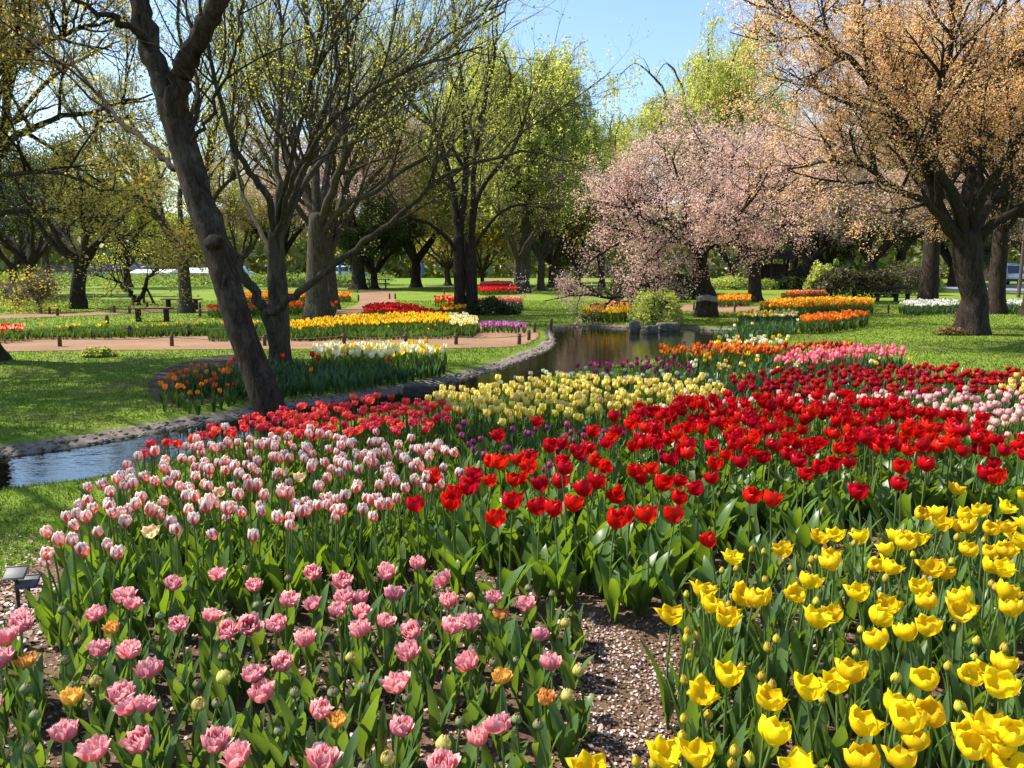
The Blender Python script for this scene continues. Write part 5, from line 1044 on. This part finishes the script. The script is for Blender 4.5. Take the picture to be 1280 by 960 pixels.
leaf_fill('tulip_foliage', 'green leaves between the pale yellow, purple and crimson tulips', [(540, 545), (620, 512), (760, 488), (880, 478), (1000, 475), (1150, 475), (1400, 490), (1400, 560), (1100, 540), (900, 545), (760, 570), (680, 600), (600, 600)], .19, .3, M_TL2, .28, .03, 43)

leaf_fill('tulip_foliage', 'young leaves between the pink double tulips', [(-140, 1020), (-60, 800), (60, 750), (430, 712), (700, 735), (740, 850), (745, 1020)], .15, .3, M_TL2, .2, .022, 44, keep=.7)
leaf_fill('tulip_foliage', 'narrow leaves between the yellow tulips', [(845, 800), (900, 710), (1000, 675), (1300, 690), (1360, 1020), (830, 1020)], .13, .3, M_TL2, .27, .02, 45, keep=.75)

# ------------------------------------------------------------------ far beds, each one mass of small flowers
def far_bed(label, pts, h, s, cols, leafm, seed, fsz=.028, frac=1.0, name='tulip_bed', ground=None, leafL=None, cap=5000, nleaf=4, lw=.022):
    r = np.random.default_rng(seed); poly = pxpoly(pts, h); p = scatter(poly, s, r); p = p[~inside(p, STREAM)]
    if len(p) > cap: p = p[r.permutation(len(p))[:cap]]
    g = Geo(); n = len(p); hh = h * r.uniform(.86, 1.08, n); L = leafL or h * .75
    # leaves and stems: bent three-point blades
    m = n * nleaf; px = np.repeat(p, nleaf, 0); a = r.uniform(0, 6.283, m); d = np.c_[np.cos(a), np.sin(a)]; w = np.c_[-d[:, 1], d[:, 0]] * (lw * r.uniform(.7, 1.2, (m, 1))); l = L * r.uniform(.7, 1.15, m); o = r.uniform(.12, .5, m) * l
    pts3 = lambda q, z: np.c_[q, z]
    V = np.stack([pts3(px + d * .01 - w * .4, 0 * l), pts3(px + d * .01 + w * .4, 0 * l), pts3(px + d * o[:, None] * .4 + w, l * .55), pts3(px + d * o[:, None] * .4 - w, l * .55), pts3(px + d * o[:, None], l)], 1).reshape(-1, 3)
    b = np.arange(m)[:, None] * 5; g.add(V, np.hstack([b, b + 1, b + 2, b + 3]), 0); base = g.n - 5 * m
    T3 = np.hstack([b + 3, b + 2, b + 4]) + base; g.L.append(T3.ravel()); g.S.append(np.full(m, 3)); g.M.append(np.zeros(m, int))
    f = r.uniform(size=n) < frac; q = p[f]; z = hh[f]; k = len(q)
    if k:
        sw = .004; V = np.stack([pts3(q - (sw, 0), 0 * z), pts3(q + (sw, 0), 0 * z), pts3(q + (sw, 0), z), pts3(q - (sw, 0), z)], 1).reshape(-1, 3); g.add(V, np.arange(4 * k).reshape(k, 4), 0)
        t = np.arange(6) / 6 * 6.283; ring = np.c_[np.cos(t), np.sin(t)]; sz = fsz * r.uniform(.8, 1.2, k); op = r.uniform(.6, 1.05, k)
        tl = r.normal(size=(k, 2)) * .25; ro = r.uniform(0, 6, k); cr, sr = np.cos(ro), np.sin(ro)
        rr = np.stack([ring[None, :, 0] * cr[:, None] - ring[None, :, 1] * sr[:, None], ring[None, :, 0] * sr[:, None] + ring[None, :, 1] * cr[:, None]], -1)
        lev = [(-.9, .35, 0), (-.2, 1.0, 0), (.5, 1.0, 0), (1.1, None, .25)]; VV = []
        for zz, rad, zig in lev:
            ra = (rad if rad is not None else op[:, None]) * np.ones((k, 1)); xy = q[:, None, :] + (rr * ra[..., None] + tl[:, None, :] * (zz + .9)) * sz[:, None, None]
            zc = (z + zz * sz)[:, None] + sz[:, None] * zig * np.where(np.arange(6) % 2 == 0, 1, -1)[None]; VV.append(np.concatenate([xy, zc[..., None]], -1))
        V = np.stack(VV, 1).reshape(-1, 3); bi = (np.arange(k) * 24)[:, None, None]
        Q = np.stack([bi + lv * 6 + np.arange(6)[None, None, :] for lv in range(3)], 1)[:, :, 0]; Q2 = np.stack([bi + lv * 6 + (np.arange(6)[None, None, :] + 1) % 6 for lv in range(3)], 1)[:, :, 0]
        F = np.stack([Q, Q2, Q2 + 6, Q + 6], -1).reshape(-1, 4); mi = r.integers(1, 1 + len(cols), k) if len(cols) > 1 else np.ones(k, int)
        g.add(V, F, 0); g.M[-1] = np.repeat(mi, 18)
    return stuff(g.build(name, [leafm] + cols, None, True), label, 'flower bed')
def fcol(name, a, b, tr=.4): return leaf_mat(name, [(0, a), (.6, b), (1, tuple(min(1, x * 1.15) for x in b))], tr, .45, (1.1, 1.0, .9))
def fleaf(name, a, b): return leaf_mat(name, [(0, a), (1, b)], .4, .45, (1.5, 1.4, .5))
FL = fleaf('bed_leaves', (.05, .10, .025), (.09, .16, .035)); FLB = fleaf('bluish_bed_leaves', (.04, .09, .04), (.07, .13, .05))
C = dict(yellow=fcol('bed_yellow', (.75, .5, .01), (.85, .62, .02)), gold=fcol('bed_gold', (.75, .35, .01), (.82, .45, .02)), cream=fcol('bed_cream', (.78, .74, .40), (.84, .82, .56)), red=fcol('bed_red', (.55, .01, .01), (.72, .02, .015)),
         dred=fcol('bed_dark_red', (.28, .008, .01), (.42, .012, .015)), orange=fcol('bed_orange', (.70, .17, .01), (.80, .26, .02)), rust=fcol('bed_rust', (.36, .06, .02), (.50, .08, .03)), pink=fcol('bed_pink', (.70, .12, .18), (.82, .24, .28)),
         purple=fcol('bed_purple', (.38, .08, .34), (.58, .22, .52)), plum=fcol('bed_plum', (.18, .02, .08), (.34, .05, .16)), white=fcol('bed_white', (.75, .75, .68), (.85, .85, .8)), salmon=fcol('bed_salmon', (.75, .22, .10), (.84, .38, .2)), tangerine=fcol('bed_tangerine', (.72, .12, .01), (.8, .2, .02)))
far_bed('orange tulips in a short band by the water behind the pale yellow ones', [(824, 434), (850, 430), (900, 428), (958, 430), (962, 436), (930, 439), (860, 441), (826, 438)], .40, .14, [C['orange'], C['rust'], C['orange'], C['tangerine']], FL, 201, .032)
far_bed('cream and lemon tulips dotted behind the orange band', [(885, 428), (905, 422), (945, 420), (990, 421), (985, 426), (930, 430)], .42, .19, [C['cream'], C['yellow'], C['cream']], FL, 202, .032)
far_bed('rusty red tulips in a thin band before the sunlit lawn', [(945, 436), (990, 430), (1040, 428), (1068, 430), (1060, 435), (1000, 437), (960, 440)], .38, .15, [C['rust'], C['dred'], C['tangerine']], FL, 203, .03)
far_bed('rose pink tulips in a tapering band along the lawn', [(966, 446), (990, 440), (1040, 436), (1090, 432), (1130, 435), (1136, 440), (1090, 442), (1040, 446), (990, 450)], .42, .13, [C['pink']], FLB, 204, .032)
far_bed('plum purple tulips in shade at the water edge', [(716, 458), (750, 452), (800, 447), (850, 446), (868, 452), (862, 462), (800, 464), (735, 466)], .34, .17, [C['plum']], FL, 205, .027, .75)
far_bed('green foliage with a few cream buds between orange, plum and crimson bands', [(860, 446), (900, 438), (960, 438), (970, 450), (1060, 446), (1135, 442), (1140, 452), (1060, 458), (960, 464), (915, 472), (868, 466)], .34, .13, [C['cream'], C['yellow']], FLB, 206, .026, .12)
far_bed('yellow tulips in the long front band of the far bed, orange ones mixed in', [(352, 404), (400, 398), (440, 394), (500, 391), (560, 391.5), (566, 400), (500, 402), (440, 404), (370, 408)], .34, .15, [C['yellow'], C['yellow'], C['yellow'], C['gold']], FL, 207, .033)
far_bed('cream tulips closing the round end of the long yellow band', [(562, 391.5), (585, 393), (596, 397), (597, 403), (585, 405), (562, 403)], .34, .14, [C['cream'], C['cream'], C['yellow']], FL, 208, .034)
far_bed('green leaves along the front of the long yellow band', [(260, 408), (360, 405), (440, 403), (560, 402), (598, 401), (600, 406), (560, 411), (440, 413), (260, 414)], .24, .13, [C['yellow']], FL, 209, .02, .01)
far_bed('bright red tulips in the upper far bed beside the sandy path', [(452, 385), (462, 380), (490, 378), (520, 382), (530, 385), (500, 387), (455, 388)], .36, .16, [C['red']], FL, 210, .036)
far_bed('dark red tulips in front of the bright red far ones', [(490, 389), (530, 386.5), (556, 388), (560, 390), (520, 391), (492, 391)], .34, .16, [C['dred']], FL, 211, .034)
far_bed('green daffodil strip with a few yellow flowers along the brown path', [(32, 406), (100, 402), (200, 400), (300, 398), (360, 398), (360, 403), (250, 406), (120, 409), (32, 410)], .28, .13, [C['yellow']], FL, 212, .026, .06, 'daffodil_strip')
far_bed('red tulips at the near end of the daffodil strip', [(-120, 412), (-20, 407), (28, 406), (30, 410), (-20, 414), (-120, 418)], .30, .16, [C['red'], C['salmon']], FL, 213, .038)
far_bed('cream tulips in the lens-shaped bed below the brown path', [(388, 434), (410, 430), (470, 428.5), (540, 429), (560, 433), (552, 438), (500, 441), (430, 441), (395, 440)], .38, .155, [C['cream'], C['cream'], C['yellow']], FL, 214, .040)
far_bed('thick green foliage with stray red tulips around the forked tree', [(215, 462), (260, 447), (340, 441), (400, 440), (480, 443), (556, 441), (540, 449), (500, 456), (470, 466), (420, 474), (370, 478), (330, 470)], .32, .13, [C['red'], C['tangerine']], FLB, 215, .034, .03)
far_bed('sparse orange tulips over brown mulch on the dappled bank', [(196, 482), (204, 464), (240, 455), (285, 455), (306, 472), (306, 486), (255, 494), (208, 494)], .24, .21, [C['tangerine'], C['rust'], C['orange']], FL, 216, .028, .6)
far_bed('orange tulips in a far strip left of the upper path', [(280, 367), (340, 365), (438, 365.5), (438, 369), (280, 371)], .34, .2, [C['orange'], C['gold']], FL, 217, .05)
far_bed('orange red tulips in the second far strip left of the upper path', [(260, 381), (330, 378), (420, 378), (420, 381), (260, 385)], .34, .2, [C['tangerine'], C['rust']], FL, 218, .045)
far_bed('red tulips far back around the small ochre tree', [(594, 360), (610, 356), (640, 356), (645, 361), (600, 362)], .36, .24, [C['red']], FL, 219, .07)
far_bed('salmon tulips farthest back behind the red ones', [(600, 354), (620, 352.2), (640, 353), (640, 355.5), (602, 356)], .36, .3, [C['salmon'], C['pink']], FL, 220, .09)
far_bed('pink tulips in a thin far strip behind the twin trunks', [(598, 374.5), (630, 371.5), (655, 373), (652, 377), (600, 377)], .34, .2, [C['pink'], C['salmon']], FL, 221, .05)
far_bed('salmon red tulips in the far strip before the twin trunks', [(543, 372), (560, 369), (572, 370), (572, 374), (545, 374)], .34, .2, [C['salmon'], C['red']], FL, 222, .05)
far_bed('red and yellow tulips at the foot of the twin trunks', [(549, 381), (565, 377), (582, 377), (582, 384), (555, 386)], .34, .17, [C['yellow'], C['red'], C['gold']], FL, 223, .04)
far_bed('lilac tulips in a thin strip beside the end of the brown path', [(598, 404), (630, 401.5), (655, 404), (660, 407.5), (630, 407), (600, 406)], .2, .15, [C['purple']], FL, 224, .034)
far_bed('yellow and red tulips on the far bank of the pond', [(728, 388), (745, 383), (775, 381), (790, 383), (789, 388), (760, 390), (733, 391)], .34, .17, [C['yellow'], C['yellow'], C['gold']], FL, 225, .04)
far_bed('dull red tulips behind the yellow ones across the pond', [(735, 381), (770, 378), (788, 379), (788, 381), (740, 384)], .34, .18, [C['dred'], C['salmon']], FL, 226, .04)
far_bed('orange tulips right of the banded cherry trunk', [(888, 371.5), (910, 368), (938, 368), (938, 373), (890, 374.5)], .34, .19, [C['orange'], C['gold']], FL, 227, .05)
far_bed('small orange tulips in front of the clipped hedge', [(974, 367), (995, 363.5), (1030, 363), (1034, 366.5), (980, 368.5)], .34, .22, [C['tangerine'], C['salmon']], FL, 228, .05)
far_bed('yellow orange tulips in the long far bed before the oval hedge', [(948, 380), (970, 374), (1030, 372), (1090, 373), (1092, 378), (1040, 380), (980, 382)], .40, .17, [C['gold'], C['yellow'], C['orange']], FL, 229, .048)
far_bed('bright orange tulips edging the sunlit right lawn', [(1000, 396), (1030, 391), (1075, 389), (1088, 391), (1070, 395), (1030, 399), (1002, 400)], .36, .155, [C['tangerine'], C['orange']], FL, 230, .042)
far_bed('cream tulips above dark foliage beside the bright orange far bed', [(920, 391), (950, 387.5), (998, 389), (998, 393), (950, 394), (922, 394)], .36, .16, [C['cream'], C['yellow']], FLB, 231, .036, .8)
far_bed('dark green leaves of the unopened bed right of the pond', [(885, 408), (920, 396), (998, 393), (1000, 402), (960, 409), (900, 414)], .30, .15, [C['cream']], FLB, 232, .03, .02)
far_bed('white daffodils around the straight dark trunk', [(1122, 379), (1140, 374), (1198, 374), (1200, 380), (1140, 382)], .36, .18, [C['white']], FLB, 233, .036, .7, 'daffodil_bed')
far_bed('white daffodils along the road behind the thick trunk', [(1246, 379), (1260, 374.5), (1310, 374), (1320, 379), (1280, 381)], .36, .18, [C['white']], FLB, 234, .036, .7, 'daffodil_bed')

# ------------------------------------------------------------------ grass blades and fallen petals
r = np.random.default_rng(77)
NOGRASS = [SOIL, MAIN_PATH, UPPER_PATH, LAWN_PATH, FAR_PATH, ROAD, ORANGE_SOIL]
N = 430000; a = r.uniform(-.88, .88, N); dist = 2.6 * (38 / 2.6) ** r.uniform(0, 1, N) ** .8; Pg = np.c_[np.tan(a) * dist, dist]
ok = ~inside(Pg, STREAM)
for q in NOGRASS: ok &= ~inside(Pg, q)
Pg = Pg[ok]; ok = (seg_dist(Pg, far_w, False) > .33); Pg = Pg[ok]; zg = terrain(Pg); n = len(Pg); dg_ = np.hypot(Pg[:, 0], Pg[:, 1])
hgt = (.020 + .0004 * dg_) * r.uniform(.6, 1.5, n); w = (.0016 + .0006 * dg_) * r.uniform(.7, 1.3, n); az = r.uniform(0, 6.283, n); le = r.normal(size=(n, 2)) * hgt[:, None] * .5
dx = np.c_[np.cos(az), np.sin(az)] * w[:, None]
V = np.stack([np.c_[Pg - dx, zg - .004], np.c_[Pg + dx, zg - .004], np.c_[Pg + le, zg + hgt]], 1).reshape(-1, 3); g = Geo(); g.add(V, np.arange(3 * n).reshape(n, 3))
M_GRASS = leaf_mat('grass_blades', [(0, (.07, .13, .014)), (.55, (.12, .20, .02)), (.9, (.17, .24, .035)), (1, (.24, .22, .07))], .4, .5, (1.3, 1.25, .5), (.19, .18, .05))
stuff(g.build('grass', M_GRASS, None, False), 'short sunlit lawn grass around the stream and beds', 'grass')
def litter(n, polyw, size, mats, name, label, seed, wts, z=.009):
    r = np.random.default_rng(seed); lo = polyw.min(0); hi = polyw.max(0); P = r.uniform(lo, hi, (n * 3, 2)); P = P[inside(P, polyw)]
    cl = (np.sin(P[:, 0] * 5.1 + 1) * np.sin(P[:, 1] * 4.3) + np.sin(P[:, 0] * 13 + P[:, 1] * 9)) * .25 + .6; P = P[r.uniform(size=len(P)) < cl][:n]; n = len(P)
    t = np.arange(6) / 6 * 6.283; a = r.uniform(0, 6.283, n); s = size * r.uniform(.6, 1.25, n); as_ = r.uniform(.55, .9, n); tx, ty = r.normal(size=(2, n)) * .35
    x = np.cos(t)[None] * s[:, None]; y = np.sin(t)[None] * (s * as_)[:, None]; X = x * np.cos(a)[:, None] - y * np.sin(a)[:, None]; Y = x * np.sin(a)[:, None] + y * np.cos(a)[:, None]
    Zz = z + X * tx[:, None] + Y * ty[:, None] + (x ** 2 + y ** 2) / s[:, None] * .25 + np.abs(tx + ty)[:, None] * s[:, None] * .5
    V = np.stack([P[:, :1] + X, P[:, 1:] + Y, Zz], -1).reshape(-1, 3); g = Geo(); g.add(V, np.arange(6 * n).reshape(n, 6)); g.M[-1] = r.choice(len(mats), n, p=wts)
    return stuff(g.build(name, mats, None, False), label, 'fallen petals')
M_FP = leaf_mat('fallen_petal', [(0, (.34, .22, .19)), (.4, (.52, .37, .35)), (.8, (.64, .50, .48)), (1, (.70, .60, .58))], .25); M_DL = leaf_mat('dry_leaf', [(0, (.10, .055, .03)), (.5, (.2, .12, .07)), (1, (.32, .21, .13))], .15)
litter(11000, np.array([(-2.9, 1.7), (.75, 1.7), (.95, 3.2), (.3, 4.3), (-3.2, 4.5)]), .0075, [M_FP, M_DL], 'fallen_petals', 'pale pink cherry petals and dry leaves strewn over the soil of the pink bed', 61, [.72, .28])
litter(1900, pxpoly([(700, 800), (760, 770), (850, 780), (850, 1020), (690, 1020)]), .0055, [M_FP, M_DL], 'fallen_petals', 'pale petals thickly strewn on the bare brown gap between pink and yellow beds', 62, [.78, .22], .008)
litter(7000, np.array([(.7, 1.7), (2.9, 1.7), (4.2, 5.0), (1.0, 4.0)]), .0085, [M_FP, M_DL], 'fallen_petals', 'petals and dry leaves under the yellow tulips', 63, [.55, .45])
litter(2600, pxpoly([(-250, 775), (-60, 745), (40, 715), (100, 740), (60, 800), (-100, 860)]), .012, [M_FP, M_DL], 'fallen_leaves', 'dry brown leaves and petals around the two small label stakes', 64, [.4, .6])

def clods(n, polyw, seed, label):
    r = np.random.default_rng(seed); lo = polyw.min(0); hi = polyw.max(0); P = r.uniform(lo, hi, (n * 3, 2)); P = P[inside(P, polyw)][:n]; n = len(P)
    sz = (.003 + .008 * r.uniform(0, 1, (n, 1, 1)) ** 2.5) * r.uniform(.7, 1.3, (n, 1, 3)); V = iv[None] * sz * (1 + r.normal(size=(n, 12, 1)) * .16) + np.c_[P, np.full(n, .008)][:, None]
    g = Geo(); g.add(V.reshape(-1, 3), (ifc[None] + np.arange(n)[:, None, None] * 12).reshape(-1, 3)); stuff(g.build('soil_crumbs', M_SOIL), label, 'soil')
clods(1300, pxpoly([(690, 790), (760, 765), (850, 775), (860, 1020), (680, 1020)]), 71, 'crumbs of brown soil in the bare gap between the beds')
clods(2600, np.array([(-2.9, 1.7), (2.9, 1.7), (3.6, 4.0), (-3.2, 4.3)]), 72, 'crumbs of dark soil under the nearest tulips')

# ------------------------------------------------------------------ two small label stakes
M_PLATE = plain('dark_plate', (.035, .035, .037), .55, .35, .2, 30, bstr=.05); M_INSET = plain('grey_label', (.09, .09, .095), .55, .35, .15, 40, bstr=.05)
def label_stake(px, py, pb, rz, w, label):
    q = at(px, pb); h = atY(px, py, q[1])[2]; root = thing('label_stake', label, 'plant label', q, rz); g = Geo(); tubes(g, [[(0, 0, -.05), (0, 0, h * .5), (0, 0, h - .004)]], [[.0085, .0085, .0085]], 8); g.build('post', M_BLACK, root)
    g = Geo(); box(g, (0, 0, h), (w, .075, .006), 0, .002, 0, R(28)); g.build('plate', M_PLATE, root); g = Geo(); box(g, (0, -.0014, h + .0042), (w * .9, .064, .002), 0, .0006, 0, R(28)); g.build('label_face', M_INSET, root)
    g = Geo(); box(g, (0, .036, h + .021), (w * 1.02, .006, .006), 0, .0015, 0, R(28)); g.build('rim', M_PLATE, root)
label_stake(24, 717, 764, .2, .095, 'small black plant label stake standing nearer the lawn edge')
label_stake(38, 728, 762, .22, .095, 'small black plant label stake set in front of the other, closer to the tulips')
